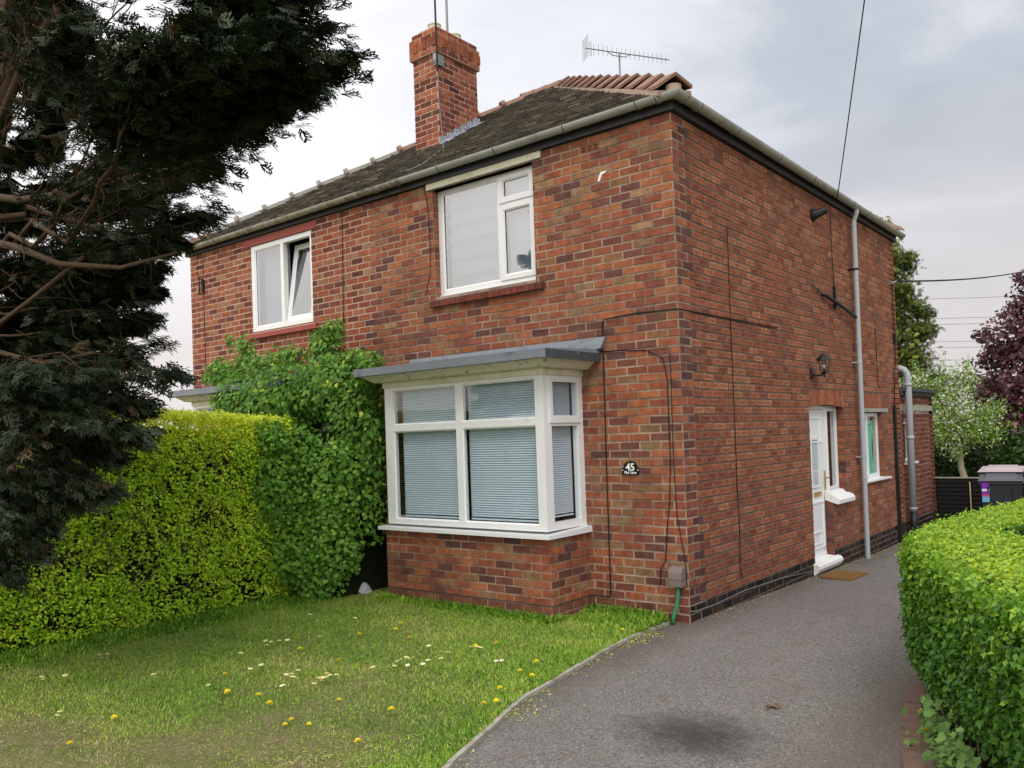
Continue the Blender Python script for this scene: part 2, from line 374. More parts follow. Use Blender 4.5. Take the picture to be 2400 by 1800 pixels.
def slab(mb, axis, c0, c1, u0, u1, z0, z1, openings, m=0):
    """wall slab with rectangular holes. axis 'y': plane normal y, thickness c0..c1"""
    us = sorted({u0, u1, *[min(max(v, u0), u1) for o in openings for v in o[:2]]})
    zs = sorted({z0, z1, *[min(max(v, z0), z1) for o in openings for v in o[2:]]})
    for a, b in zip(us, us[1:]):
        run = None
        for c, d in zip(zs, zs[1:]):
            hole = any(o[0] < (a+b)/2 < o[1] and o[2] < (c+d)/2 < o[3] for o in openings)
            if hole:
                if run: put(mb, axis, c0, c1, a, b, run[0], run[1], m); run = None
            else: run = (run[0], d) if run else (c, d)
        if run: put(mb, axis, c0, c1, a, b, run[0], run[1], m)
def put(mb, axis, c0, c1, a, b, z0, z1, m):
    if axis == 'y': mb.box(a, b, c0, c1, z0, z1, m)
    else: mb.box(c0, c1, a, b, z0, z1, m)

def fclass(n, k, u, z):
    return (0, (0., 1.))
# ------------------------------------------------------------------ HOUSE
W, D, H = 8.3, 7.545, 4.72
PARTY = -4.15
house = empty('semi_detached_house', (0, 0, 0), 'two storey red brick semi-detached house with hipped mossy roof and square bay window', 'house')
W1 = (-3.075, -1.62, 3.40, 4.645); W2 = (-6.71, -5.32, 3.37, 4.61)
BAYO = (-3.2, -1.2, .86, 2.34); BAYN = (-W+1.2, -W+3.2, .86, 2.34)
mb = MB()
ops = [W1, W2, BAYO, BAYN]
slab(mb, 'y', .0, .25, PARTY, 0, -.2, H, ops, 0)
slab(mb, 'y', .0, .25, -W, PARTY, -.2, H, ops, 1)
AB = [(-1.01, -.785, 4.57, 4.64), (-4.43, -4.205, 4.57, 4.64), (-7.54, -7.315, 4.57, 4.64)]
def fcl(n, k, u, z):
    if z < .165: return (2, (0., 1.))
    r = random.random()
    if u < PARTY-.1: return (1, (0., 1.))
    if r < .08: return (0, (0.03, .18))
    if r < .25: return (0, (.18, .38))
    if z < 2.9: return (0, (.42, .70)) if r < .74 else (0, (.74, .95))
    return (0, (.42, .76)) if r < .84 else (0, (.78, 1.))
bks = [(-3.27, -1.11, 0, 2.5), (-W+1.11, -W+3.27, 0, 2.5)]
bricks(mb, (0, 0, 0), (1, 0, 0), (0, -1, 0), 0, 59, -W, .005, [W1, W2]+bks+AB, flank=0, classes=lambda n, k, u, z: {0: 2, 1: 3, 2: 4}[fcl(n, k, u, z)[0]] and ({0: 2, 1: 3, 2: 4}[fcl(n, k, u, z)[0]], fcl(n, k, u, z)[1]))
# brick reveals of the upper windows
for xx, nn, zz, mt in ((W1[0], (1, 0, 0), (43, 58), 2), (W2[0], (1, 0, 0), (42, 57), 3)):
    bricks(mb, (xx, 0, 0), (0, 1, 0), nn, zz[0], zz[1], .0, .11, (), mat=mt, pal=(.25, .8), depth=.004)
mb.build('front_wall', [MORT, MORTN, FRONT, NEIGH, PLB], house)

# side wall x = 0
DOOR = (3.32, 4.68, -.2, 2.04); W3 = (5.42, 6.53, .95, 1.94)
mb = MB()
slab(mb, 'x', -.25, 0, .25, D, -.3, H, [DOOR, W3], 0)
ABS = [(.9, 1.125, 4.495, 4.635), (6.65, 6.8, 4.3, 4.62)]
def scl(n, k, u, z):
    if z < .15: return (2, (0., .75) if random.random() < .93 else (.9, 1.))
    if u < .24: r = random.random(); return (3, (0., .25)) if r < .4 else (3, (.3, .7))
    return (1, (0., 1.))
ARCHV = (3.33, 4.66, 2.0, 2.23); ARCH3 = (5.42, 6.5, 2.0, 2.22)
bricks(mb, (0, 0, 0), (0, 1, 0), (1, 0, 0), -3, 59, .0, D, [(3.32, 4.08, -.3, 2.0), (4.0, 4.68, .8, 2.0), (3.32, 4.68, 1.9, 2.0), W3, (5.4, 6.84, 1.94, 2.0), ARCHV, ARCH3]+ABS, classes=lambda *a: scl(*a), phase=0., depth=.0035, flank=0, halo=1)
# infill wall under the side light, reveals
mb.box(-.24, -.001, 4.08, 4.68, -.2, .84, 0)
bricks(mb, (0, 4.68, 0), (-1, 0, 0), (0, -1, 0), 11, 25, .0, .1, (), mat=3, pal=(.0, .9), depth=.004)
bricks(mb, (0, 4.08, 0), (-1, 0, 0), (0, -1, 0), 0, 10, .0, .1, (), mat=3, pal=(.0, .4), depth=.004)
bricks(mb, (0, W3[1], 0), (-1, 0, 0), (0, -1, 0), 12, 24, .0, .08, (), mat=1, pal=(.0, .6), depth=.004)
# soldier arches (rubbed bricks on end)
def soldiers(y0, y1, z0, z1, camber, nb):
    for i in range(nb):
        a = y0 + (y1-y0)*i/nb; b = y0 + (y1-y0)*(i+1)/nb
        c = camber*math.sin(math.pi*(i+.5)/nb)
        tt = (random.uniform(.4, .95), random.random(), random.random()*.4)
        mb.hexa([(0, a+.002, z0+c), (.007, a+.002, z0+c), (.007, b-.002, z0+c), (0, b-.002, z0+c), (0, a+.002, z1), (.007, a+.002, z1), (.007, b-.002, z1), (0, b-.002, z1)], 1, tt)
soldiers(3.33, 4.66, 2.0, 2.225, .035, 18); soldiers(5.42, 6.5, 2.005, 2.215, 0, 14)
mb.build('side_wall', [MORTD, SIDE, BLACKB, FRONT], house)
mb = MB(); mb.box(-W, -W+.25, .25, D-.25, -.2, H); mb.box(-W, 0, D-.25, D, -.3, H)
bricks(mb, (0, D, 0), (-1, 0, 0), (0, 1, 0), 28, 59, 0, 1.5, (), mat=1)
mb.build('rear_wall', [MORT, SIDE], house)
# floor slabs inside keep the rooms dark
mb = MB(); mb.box(-W+.26, -.26, .26, D-.26, 2.5, 2.7); mb.box(-W+.26, -.26, .26, D-.26, 4.69, 4.715); mb.box(PARTY-.1, PARTY+.1, .26, D-.26, 0, 4.68)
mb.box(-W+.26, -.26, .26, D-.26, -.05, .1); mb.box(-4.0, -.3, 1.9, 2.0, .1, 2.5); mb.box(-4.0, -.3, 2.4, 2.5, 2.7, 4.69)
mb.build('inner_floors', [DARKROOM], house)

# air bricks
for (a, b, c, d) in AB:
    mb = MB(); mb.box(a, b, -.004, .0, c, d, 0, (.5, .5, .2))
    for i in range(3):
        for j in range(2):
            u = a+.025+i*.07; mb.box(u, u+.035, -.007, -.0045, c+.010+j*.032, c+.026+j*.032, 1)
    mb.build('air_brick', [FRONT, BLACK], house)
for (a, b, c, d) in ABS:
    mb = MB(); mb.box(0, .004, a, b, c, d, 0, (.4, .5, .2))
    for i in range(3):
        for j in range(4):
            u = a+(b-a)*(.1+.3*i); z = c+(d-c)*(.06+.24*j); mb.box(.0045, .007, u, u+(b-a)*.17, z, z+(d-c)*.12, 1)
    mb.build('air_brick', [SIDE, BLACK], house)

# --- roof
SL = .62; E0 = 4.845; OV = .11
def zr(d): return E0 + SL*(d+OV)
APX = D/2; ZA = zr(APX)
roof = MB()
A = (OV, -OV, E0); B = (-W-OV, -OV, E0); Cc = (-W-OV, D+OV, E0); Dd = (OV, D+OV, E0)
P1 = (-APX, APX, ZA); P2 = (-W+APX, APX, ZA)
dz = .03
def lo(p): return (p[0], p[1], p[2]-dz)
roof.poly([lo(A), lo(P1), lo(P2), lo(B)], 0); roof.poly([lo(A), lo(Dd), lo(P1)], 0); roof.poly([lo(B), lo(P2), lo(Cc)], 0); roof.poly([lo(Dd), lo(Cc), lo(P2), lo(P1)], 0)
def tiles(mb, Ev, Ed, Ud, length, rows, cols_of, gauge=.105, tw=.168):
    cosl = math.sqrt(1+SL*SL)
    for i in range(rows):
        d0 = i*gauge/cosl; d1 = (i+1.25)*gauge/cosl
        x0, x1 = cols_of(d0+OV*0)
        n = int((x1-x0)/tw)+2; off = (tw/2 if i % 2 else 0)
        for j in range(-1, n):
            a = max(x0, x0+off+j*tw+.002); b = min(x1, x0+off+(j+1)*tw-.002)
            if b-a < .02: continue
            t = random.uniform(-.003, .006); r = (.12+.55*random.random()**1.6, random.random(), random.random())
            def P(u, d, h): q = Ev + Ed*u + Ud*d + Vector((0, 0, SL*d + h)); return tuple(q)
            l0 = .032+t*1.6; l1 = .002
            mb.quad(P(a, d0, l0), P(b, d0, l0+random.uniform(-.003, .003)), P(b, d1, l1), P(a, d1, l1), 0, r)
            mb.quad(P(a, d0, l0-.022), P(b, d0, l0-.022), P(b, d0, l0), P(a, d0, l0), 0, (min(1, r[0]*1.1+.42*random.random()), r[1], r[2]))
full = APX+OV; nr = int(full*math.sqrt(1+SL*SL)/.105)
tiles(roof, Vector((0, -OV, E0)), Vector((1, 0, 0)), Vector((0, 1, 0)), W, nr, lambda d: (-W-OV+d, OV-d))
tiles(roof, Vector((OV, 0, E0)), Vector((0, 1, 0)), Vector((-1, 0, 0)), D, nr, lambda d: (-OV+d, D+OV-d))
tiles(roof, Vector((-W-OV, 0, E0)), Vector((0, 1, 0)), Vector((1, 0, 0)), D, nr, lambda d: (-OV+d, D+OV-d), .105, .4)
tiles(roof, Vector((0, D+OV, E0)), Vector((1, 0, 0)), Vector((0, -1, 0)), D, nr, lambda d: (-W-OV+d, OV-d), .105, .4)
roof_o = roof.build('roof', [TILE], house, fix=False)
def caps(mb, p, q, n, hw, drop, lift, th, m=0, rnd=False, mort=None, collar=False):
    p, q = Vector(p), Vector(q); d = (q-p)/n; side = Vector((d.y, -d.x, 0)).normalized()
    up = side.cross(d.normalized()); up = up if up.z > 0 else -up
    for i in range(n):
        a = p + d*i + up*lift; b = p + d*(i+1.12) + up*.012
        w = hw*(1+.04*random.uniform(-1, 1)); t = (.5, .5, .5)
        prof = [(-w, -drop), (0, 0), (w, -drop)] if not rnd else [(-w, -drop), (-w*.75, -drop*.35), (-w*.35, -.02), (0, 0), (w*.35, -.02), (w*.75, -drop*.35), (w, -drop)]
        tk = Vector((0, 0, th))
        a = a + up*random.uniform(-.004, .006)
        for k in range(len(prof)-1):
            (s0, h0), (s1, h1) = prof[k], prof[k+1]
            A0 = a+side*s0+up*h0; A1 = a+side*s1+up*h1; B0 = b+side*s0*.93+up*h0; B1 = b+side*s1*.93+up*h1
            mb.hexa([A0-up*th, A1-up*th, B1-up*th, B0-up*th, A0, A1, B1, B0], m)
        if collar:
            for k in range(len(prof)-1):
                (s0, h0), (s1, h1) = prof[k], prof[k+1]
                A0 = a+side*s0*1.2+up*(h0+.035); A1 = a+side*s1*1.2+up*(h1+.035); c = a+d*.14
                B0 = c+side*s0*1.2+up*(h0+.035); B1 = c+side*s1*1.2+up*(h1+.035)
                mb.hexa([A0-up*th, A1-up*th, B1-up*th, B0-up*th, A0, A1, B1, B0], m)
    if mort is not None:
        u2 = up*(-.035)
        for s in (-1, 1):
            a, b = p+side*s*hw*.9-up*(drop+.03), q+side*s*hw*.9-up*(drop+.03)
            mb.hexa([a-side*s*.06, a+side*s*.02, b+side*s*.02, b-side*s*.06, a-side*s*.06+up*.05, a+side*s*.01+up*.045, b+side*s*.01+up*.045, b-side*s*.06+up*.05], mort)
        a, b = p, q
mb = MB(); caps(mb, (OV+.02, -OV-.02, E0+.10), (-APX, APX, ZA+.08), 13, .16, .11, .062, .03, 0, mort=1)
mb.cyl((OV-.03, -OV+.03, E0-.03), .075, .1, 12, 1)
mb.build('hip_tiles', [TERRA, MORTAR2], roof_o)
mb = MB(); caps(mb, (OV, D+OV, E0+.08), (-APX, APX, ZA+.06), 16, .15, .1, .05, .02, 0); mb.build('hip_tiles', [TERRA], roof_o)
mb = MB(); caps(mb, (-APX, APX, ZA+.06), (-W+APX, APX, ZA+.06), 3, .13, .09, .02, .02, 0, True); mb.build('ridge_tiles', [TERRA, MORTAR2], roof_o)
mb = MB(); p, q = Vector((-W-OV, -OV, E0+.05)), Vector((-W+APX, APX, ZA+.05))
caps(mb, p, p+(q-p)*.08, 1, .15, .10, .03, .03, 1, True, collar=True)
caps(mb, p+(q-p)*.08, p+(q-p)*.62, 7, .15, .10, .03, .03, 0, True, collar=True); caps(mb, p+(q-p)*.62, q, 5, .15, .10, .03, .03, 1, True, collar=True)
mb.build('hip_tiles', [GREYT, TERRA], roof_o)
mb = MB(); caps(mb, (-W-OV, D+OV, E0+.05), (-W+APX, APX, ZA+.05), 12, .12, .09, .01, .02, 0, True); mb.build('hip_tiles', [GREYT], roof_o)

# chimney
chim = empty('chimney', (0, 0, 0)); chim.parent = house
CX0, CX1, CY0, CY1 = -4.90, -4.43, 1.60, 2.45
mb = MB(); mb.box(CX0, CX1, CY0, CY1, 5.2, 7.24)
def cbr(mb, x0, x1, y0, y1, k0, k1, zoff, d=.005):
    bricks(mb, (x0, y0, 0), (1, 0, 0), (0, -1, 0), k0, k1, 0, x1-x0, (), zoff, 1, pal=(0, 1), depth=d)
    bricks(mb, (x1, y0, 0), (0, 1, 0), (1, 0, 0), k0, k1, 0, y1-y0, (), zoff, 1, pal=(0, 1), depth=d)
    bricks(mb, (x0, y1, 0), (0, -1, 0), (-1, 0, 0), k0, k1, 0, y1-y0, (), zoff, 1, pal=(0, 1), depth=d)
cbr(mb, CX0, CX1, CY0, CY1, 0, 22, 5.48)
e = .038; mb.box(CX0-e, CX1+e, CY0-e, CY1+e, 7.24, 7.53); cbr(mb, CX0-e, CX1+e, CY0-e, CY1+e, 0, 1, 7.245)
# dog-tooth band of bricks on end, then two courses
for (o, u, n, L) in (((CX0-e, CY0-e, 0), (1, 0, 0), (0, -1, 0), CX1-CX0+2*e), ((CX1+e, CY0-e, 0), (0, 1, 0), (1, 0, 0), CY1-CY0+2*e)):
    o, u, n = Vector(o), Vector(u), Vector(n); k = int(L/.09)
    for i in range(k):
        a = o+u*(L*i/k+.006); b = o+u*(L*(i+1)/k-.006); dd = n*(.02 if i % 2 else .004)
        Z0, Z1 = Vector((0, 0, 7.33)), Vector((0, 0, 7.455))
        mb.hexa([a+Z0, b+Z0, b+Z0+dd, a+Z0+dd, a+Z1, b+Z1, b+Z1+dd, a+Z1+dd], 1, (random.uniform(.3, .8), random.random(), .4))
cbr(mb, CX0-e, CX1+e, CY0-e, CY1+e, 0, 1, 7.452)
mb.box(CX0-.01, CX1+.01, CY0-.01, CY1+.01, 7.53, 7.615); cbr(mb, CX0-.01, CX1+.01, CY0-.01, CY1+.01, 0, 1, 7.533)
mb.prism([(CX0+.03, 7.615), (CX1-.03, 7.615), (CX1-.12, 7.655), (CX0+.12, 7.655)], CY0+.03, CY1-.03, 'y')
mb.build('stack', [MORTN, CHIMB], chim)
for yy in (1.82, 2.25):
    mb = MB(); mb.tube([(-4.665, yy, 7.62), (-4.665, yy, 7.78)], .085, 18)
    for z in (7.68, 7.725, 7.77): mb.tube([(-4.665, yy, z), (-4.665, yy, z+.015)], .1, 18)
    mb.build('chimney_pot', [CREAM2], chim, smooth=False)
mb = MB()   # stepped lead flashing up the right flank
for i in range(6):
    y0 = CY0+i*.145; z0 = zr(y0)
    mb.hexa([(CX1+.008, y0, z0+.0), (CX1+.014, y0, z0+.0), (CX1+.014, y0+.155, z0+.1), (CX1+.008, y0+.155, z0+.1), (CX1+.008, y0, z0+.14), (CX1+.014, y0, z0+.14), (CX1+.014, y0+.155, z0+.175), (CX1+.008, y0+.155, z0+.175)])
mb.hexa([(CX1+.01, CY0-.02, zr(CY0)-.0), (CX1+.13, CY0-.02, zr(CY0)+.01), (CX1+.13, CY1, zr(CY1)+.01), (CX1+.01, CY1, zr(CY1)), (CX1+.01, CY0-.02, zr(CY0)+.03), (CX1+.11, CY0-.02, zr(CY0)+.025), (CX1+.11, CY1, zr(CY1)+.025), (CX1+.01, CY1, zr(CY1)+.03)])
mb.build('flashing', [FLASH], chim)

# fascia + soffit
mb = MB(); mb.box(-W-.05, .05, -.05, -.03, 4.725, 4.835); mb.box(-W-.05, .05, -.03, 0, 4.725, 4.735)
mb.box(-4.2, -4.19, -.053, -.05, 4.725, 4.835); mb.box(-2.75, -2.745, -.053, -.05, 4.725, 4.835)
mb.build('fascia', [FASC], house)
mb = MB(); mb.box(.03, .05, -.03, D+.05, 4.725, 4.835); mb.box(0, .03, 0, D+.05, 4.725, 4.735); mb.box(-.4, .03, D+.02, D+.05, 4.725, 4.835); mb.build('fascia', [FASC], house)
mb = MB(); mb.box(-W-.07, -W-.05, -.05, D, 4.725, 4.835); mb.build('fascia', [FASC], house)

# gutters: half round
def gutter(name, pts, mat, r=.058):
    mb = MB(); pts = [Vector(p) for p in pts]
    for k in range(len(pts)-1):
        a, b = pts[k], pts[k+1]; d = (b-a).normalized(); s = Vector((d.y, -d.x, 0)).normalized()
        nn = 10
        def ring(p, rr, cut0, cut1, j):
            w = math.pi*j/nn; off = s*(math.cos(w)*rr) + Vector((0, 0, -math.sin(w)*rr*.95))
            return off
        for j in range(nn):
            o0, o1 = ring(a, r, 0, 0, j), ring(a, r, 0, 0, j+1); i0, i1 = o0*.9, o1*.9
            def mi(p, o, kk):    # mitre at the corners
                if 0 < kk < len(pts)-1:
                    d0 = (pts[kk]-pts[kk-1]).normalized(); d1 = (pts[kk+1]-pts[kk]).normalized(); bis = (d0+d1).normalized()
                    q = p+o; return q - d*((q-pts[kk]).dot(bis)/d.dot(bis))
                return p+o
            mb.quad(mi(a, o0, k), mi(b, o0, k+1), mi(b, o1, k+1), mi(a, o1, k), 0); mb.quad(mi(a, i1, k), mi(b, i1, k+1), mi(b, i0, k+1), mi(a, i0, k), 0)
        for sgn in (-1, 1):
            o = s*r*sgn; mb.box(0, 0, 0, 0, 0, 0) if False else None
            mb.quad(mi(a, o, k), mi(b, o, k+1), mi(b, o*.9, k+1), mi(a, o*.9, k), 0)
        for e_, kk in ((a, k), (b, k+1)):
            if kk in (0, len(pts)-1): mb.poly([e_+ring(e_, r, 0, 0, j) for j in range(nn+1)], 0)
    g = mb.build(name, [mat, JOINT], house, smooth=False, fix=False); return g
def brackets(g, spots, along, mats, r=.058):
    for p in spots:
        mb = MB(); a = Vector(along); p = Vector(p); s = Vector((a.y, -a.x, 0)); nn = 12
        for (wd, rr, m) in ((.045, 1.06, 0), (.008, 1.12, 1)):
            for j in range(nn):
                w0, w1 = math.pi*j/nn, math.pi*(j+1)/nn
                f = lambda w, R_: s*math.cos(w)*R_ + Vector((0, 0, -math.sin(w)*R_*.97))
                mb.hexa([p-a*wd/2+f(w0, r*rr), p+a*wd/2+f(w0, r*rr), p+a*wd/2+f(w1, r*rr), p-a*wd/2+f(w1, r*rr), p-a*wd/2+f(w0, r*.98), p+a*wd/2+f(w0, r*.98), p+a*wd/2+f(w1, r*.98), p-a*wd/2+f(w1, r*.98)], m)
        mb.build('gutter_bracket', mats, g)
GY = .125; GZ = 4.845
g1 = gutter('gutter', [(-3.45, -GY, GZ-.01), (GY, -GY, GZ), (GY, D+.12, GZ-.02)], GUT)
brackets(g1, [(x, -GY, GZ-.004) for x in (-2.83, -2.0, -1.1, -.27, -.06)], (1, 0, 0), [GUT, JOINT])
brackets(g1, [(GY, y, GZ-.008) for y in (.02, .3, 1.15, 2.3, 3.4, 4.2, 5.0, 5.7, 6.2, 7.1)], (0, 1, 0), [GUT, JOINT])
g2 = gutter('gutter', [(-W-.14, -GY, GZ-.03), (-3.46, -GY, GZ-.012)], GUTN)
brackets(g2, [(x, -GY, GZ-.02) for x in (-3.5, -3.9, -4.75, -5.6, -6.5, -7.35, -8.05)], (1, 0, 0), [GUTN, JOINT])
# downpipe
mb = MB(); mb.tube([(GY, 5.2, GZ-.05), (.125, 5.2, 4.72), (.085, 5.2, 4.62), (.08, 5.2, -.11)], .034, 14, 0)
for z in (4.55, 3.95, 2.9, .98, 1.0): mb.tube([(.08, 5.2, z), (.08, 5.2, z+.03)], .039, 14, 0)
mb.build('downpipe', [PIPE], house, smooth=False)
for z, m in ((3.93, 1), (2.62, 0), (1.30, 0)):
    mb = MB(); mb.tube([(.08, 5.2, z), (.08, 5.2, z+.03)], .041, 14, m); mb.box(0, .05, 5.11, 5.2, z+.005, z+.022, m); mb.build('pipe_clip', [PIPE, BLACK], house)
mb = MB(); mb.tube([(.0, 3.93, 3.47), (.045, 3.97, 3.45), (.06, 4.5, 3.38), (.07, 5.16, 3.27)], .024, 10); mb.build('waste_pipe', [BLACK], house, smooth=True)
# soil pipe
mb = MB(); mb.tube([(-.35, 7.66, 2.66), (-.02, 7.66, 2.66), (.06, 7.66, 2.63), (.1, 7.66, 2.57), (.11, 7.66, 2.48), (.11, 7.66, .33)], .055, 18, 0)
for z in (2.36, 1.5, .34): mb.tube([(.11, 7.66, z), (.11, 7.66, z+.05)], .064, 18, 0)
mb.tube([(.11, 7.66, -.15), (.11, 7.66, .33)], .057, 18, 1); mb.tube([(.11, 7.66, .36), (.11, 7.66, .372)], .066, 18, 1)
mb.build('soil_pipe', [PIPE, BLACK], house, smooth=True)
mb = MB(); mb.box(0, .05, 7.09, 7.15, -.12, 2.05); mb.build('black_trunking', [BLACK], house)
# wall vent cowl
mb = MB(); mb.tube([(.0, 3.74, 4.45), (.03, 3.74, 4.45)], .085, 16); mb.tube([(.03, 3.74, 4.45), (.05, 3.74, 4.45), (.14, 3.78, 4.49), (.15, 3.8, 4.49)], [.07, .06, .045, .05], 12); mb.build('vent_cowl', [BLACK], house)

# --- generic window pieces
def frame_y(mb, x0, x1, z0, z1, y, w, d=.06, m=0):
    """rectangular frame facing -y, mitred look: uprights full height, rails between"""
    for (a, b, c, e_) in ((x0, x0+w, z0, z1), (x1-w, x1, z0, z1)): mb.box(a, b, y, y+d, c, e_, m)
    for (c, e_) in ((z0, z0+w), (z1-w, z1)): mb.box(x0+w, x1-w, y+.001, y+d, c, e_, m)
def bead_y(mb, x0, x1, z0, z1, y, w=.018, d=.012, m=0):   # sloping glazing bead inside an opening
    for (p, q, r_, s) in (((x0, z0), (x1, z0), (x1-w, z0+w), (x0+w, z0+w)), ((x1, z0), (x1, z1), (x1-w, z1-w), (x1-w, z0+w)), ((x1, z1), (x0, z1), (x0+w, z1-w), (x1-w, z1-w)), ((x0, z1), (x0, z0), (x0+w, z0+w), (x0+w, z1-w))):
        mb.quad((p[0], y, p[1]), (q[0], y, q[1]), (r_[0], y+d, r_[1]), (s[0], y+d, s[1]), m)
def pane_x(y0, y1, z0, z1, x, mat, parent):
    mb = MB(); mb.quad((x, y0, z0), (x, y1, z0), (x, y1, z1), (x, y0, z1)); return mb.build('pane', [mat], parent, fix=False)
def pane_y(x0, x1, z0, z1, y, mat, parent, name='pane'):
    mb = MB(); mb.quad((x0, y, z0), (x1, y, z0), (x1, y, z1), (x0, y, z1)); return mb.build(name, [mat], parent, fix=False)
def part_empty(name, parent):
    o = bpy.data.objects.new(name, None); COL.objects.link(o); o.parent = parent; return o

# window 1 (right upper)
w1 = part_empty('window', house)
mb = MB(); y = .085
mb.box(-3.07, -3.01, y, y+.07, 3.425, 4.64); mb.box(-1.685, -1.62, y, y+.07, 3.425, 4.64)
mb.box(-3.01, -1.685, y+.001, y+.07, 4.6, 4.64); mb.box(-3.01, -1.685, y+.001, y+.07, 3.425, 3.48)
mb.box(-2.18, -2.13, y+.001, y+.07, 3.48, 4.6); mb.box(-2.13, -1.685, y+.001, y+.07, 4.275, 4.325)
bead_y(mb, -3.01, -2.18, 3.48, 4.6, y+.004)
for (c, d_) in ((3.47, 4.285), (4.315, 4.61)):     # opening sashes
    a, b = -2.145, -1.675
    frame_y(mb, a, b, c, d_, y-.015, .048, .05); bead_y(mb, a+.048, b-.048, c+.048, d_-.048, y-.012)
mb.box(-3.07, -1.62, y-.02, y, 3.402, 3.425)
mb.build('frame', [PVC], w1)
pane_y(-3.0, -2.18, 3.48, 4.6, y+.02, GLASSR, w1); pane_y(-2.10, -1.72, 3.515, 4.24, y+.012, GLASSR, w1); pane_y(-2.10, -1.72, 4.36, 4.565, y+.012, GLASSR, w1)
mb = MB(); mb.box(-3.15, -1.495, -.028, .02, 4.65, 4.724); mb.box(-3.15, -1.495, -.034, -.028, 4.65, 4.664); mb.box(-3.074, -1.621, .02, .2, 4.645, 4.66); mb.build('lintel', [CREAM], w1)
mb = MB(); n = 20      # sloping brick-on-edge sill
for i in range(n):
    a = -3.125 + (3.125-1.51)*i/n; b = -3.125+(3.125-1.51)*(i+1)/n
    r_ = (random.uniform(.1, .7), .5, .2)
    mb.hexa([(a+.003, -.062, 3.285), (b-.003, -.062, 3.285), (b-.003, .08, 3.285), (a+.003, .08, 3.285), (a+.003, -.062, 3.345), (b-.003, -.062, 3.345), (b-.003, .08, 3.395), (a+.003, .08, 3.395)], 0, r_)
    mb.hexa([(a+.0035, -.06, 3.3455), (b-.0035, -.06, 3.3455), (b-.0035, .08, 3.3955), (a+.0035, .08, 3.3955), (a+.0035, -.06, 3.350), (b-.0035, -.06, 3.350), (b-.0035, .08, 3.400), (a+.0035, .08, 3.400)], 0, (1, .5, .2))
mb.box(-3.12, -1.515, -.05, .07, 3.29, 3.34, 1)
mb.build('sill', [SILLB, MORT], w1)
mb = MB()
for i in range(34):     # scalloped edge of a net curtain behind the left light
    z = 3.5+i*.032; mb.box(-2.96+.012*math.cos(i*1.2), -2.20, .16+.008*math.sin(i), .165+.008*math.sin(i), z, z+.033)
mb.build('net_curtain', [NET], w1)
mb = MB(); mb.box(-2.09, -1.73, .17, .175, 3.45, 4.62); mb.build('net_curtain', [NET], w1)

# window 2 (neighbour upper), right sash tilted inwards
w2 = part_empty('window', house)
mb = MB(); y = .01
mb.box(-6.705, -6.625, y, y+.07, 3.385, 4.605); mb.box(-5.365, -5.325, y, y+.07, 3.385, 4.605)
mb.box(-6.625, -5.365, y+.001, y+.07, 4.54, 4.605); mb.box(-6.625, -5.365, y+.001, y+.07, 3.385, 3.445); mb.box(-6.02, -5.95, y+.001, y+.07, 3.445, 4.54)
bead_y(mb, -6.625, -6.02, 3.445, 4.54, y+.004); mb.build('frame', [PVC], w2)
pane_y(-6.625, -6.02, 3.445, 4.54, y+.02, GLASSR, w2)
sash = part_empty('tilted_sash', w2)
mb = MB(); x0, x1, z0, z1 = -5.94, -5.37, 0, 1.09
frame_y(mb, x0, x1, z0, z1, 0, .055, .05); bead_y(mb, x0+.055, x1-.055, .055, z1-.055, .004); so = mb.build('sash_frame', [PVC], w2)
pg = pane_y(x0+.055, x1-.055, .055, z1-.055, .018, GLASSR, so)
so.location = (0, y+.02, 3.45); so.rotation_euler = (-R(9), 0, 0)
bpy.data.objects.remove(sash)
mb = MB(); mb.box(-6.87, -5.21, -.012, .03, 4.61, 4.70); mb.build('lintel', [REDSILL], w2)
mb = MB(); n = 19
for i in range(n):
    a = -6.8+(6.8-5.21)*i/n; b = -6.8+(6.8-5.21)*(i+1)/n
    mb.hexa([(a+.002, -.055, 3.28), (b-.002, -.055, 3.28), (b-.002, .08, 3.28), (a+.002, .08, 3.28), (a+.002, -.055, 3.34), (b-.002, -.055, 3.34), (b-.002, .08, 3.38), (a+.002, .08, 3.38)])
mb.box(-6.79, -5.22, -.045, .07, 3.285, 3.335); mb.build('sill', [REDSILL], w2)
mb = MB()
for i in range(30): a = -6.6+i*.02; mb.quad((a, .16+.012*(i % 2), 3.42), (a+.02, .16+.012*((i+1) % 2), 3.42), (a+.02, .16+.012*((i+1) % 2), 4.6), (a, .16+.012*(i % 2), 4.6))
mb.build('net_curtain', [NET], w2)

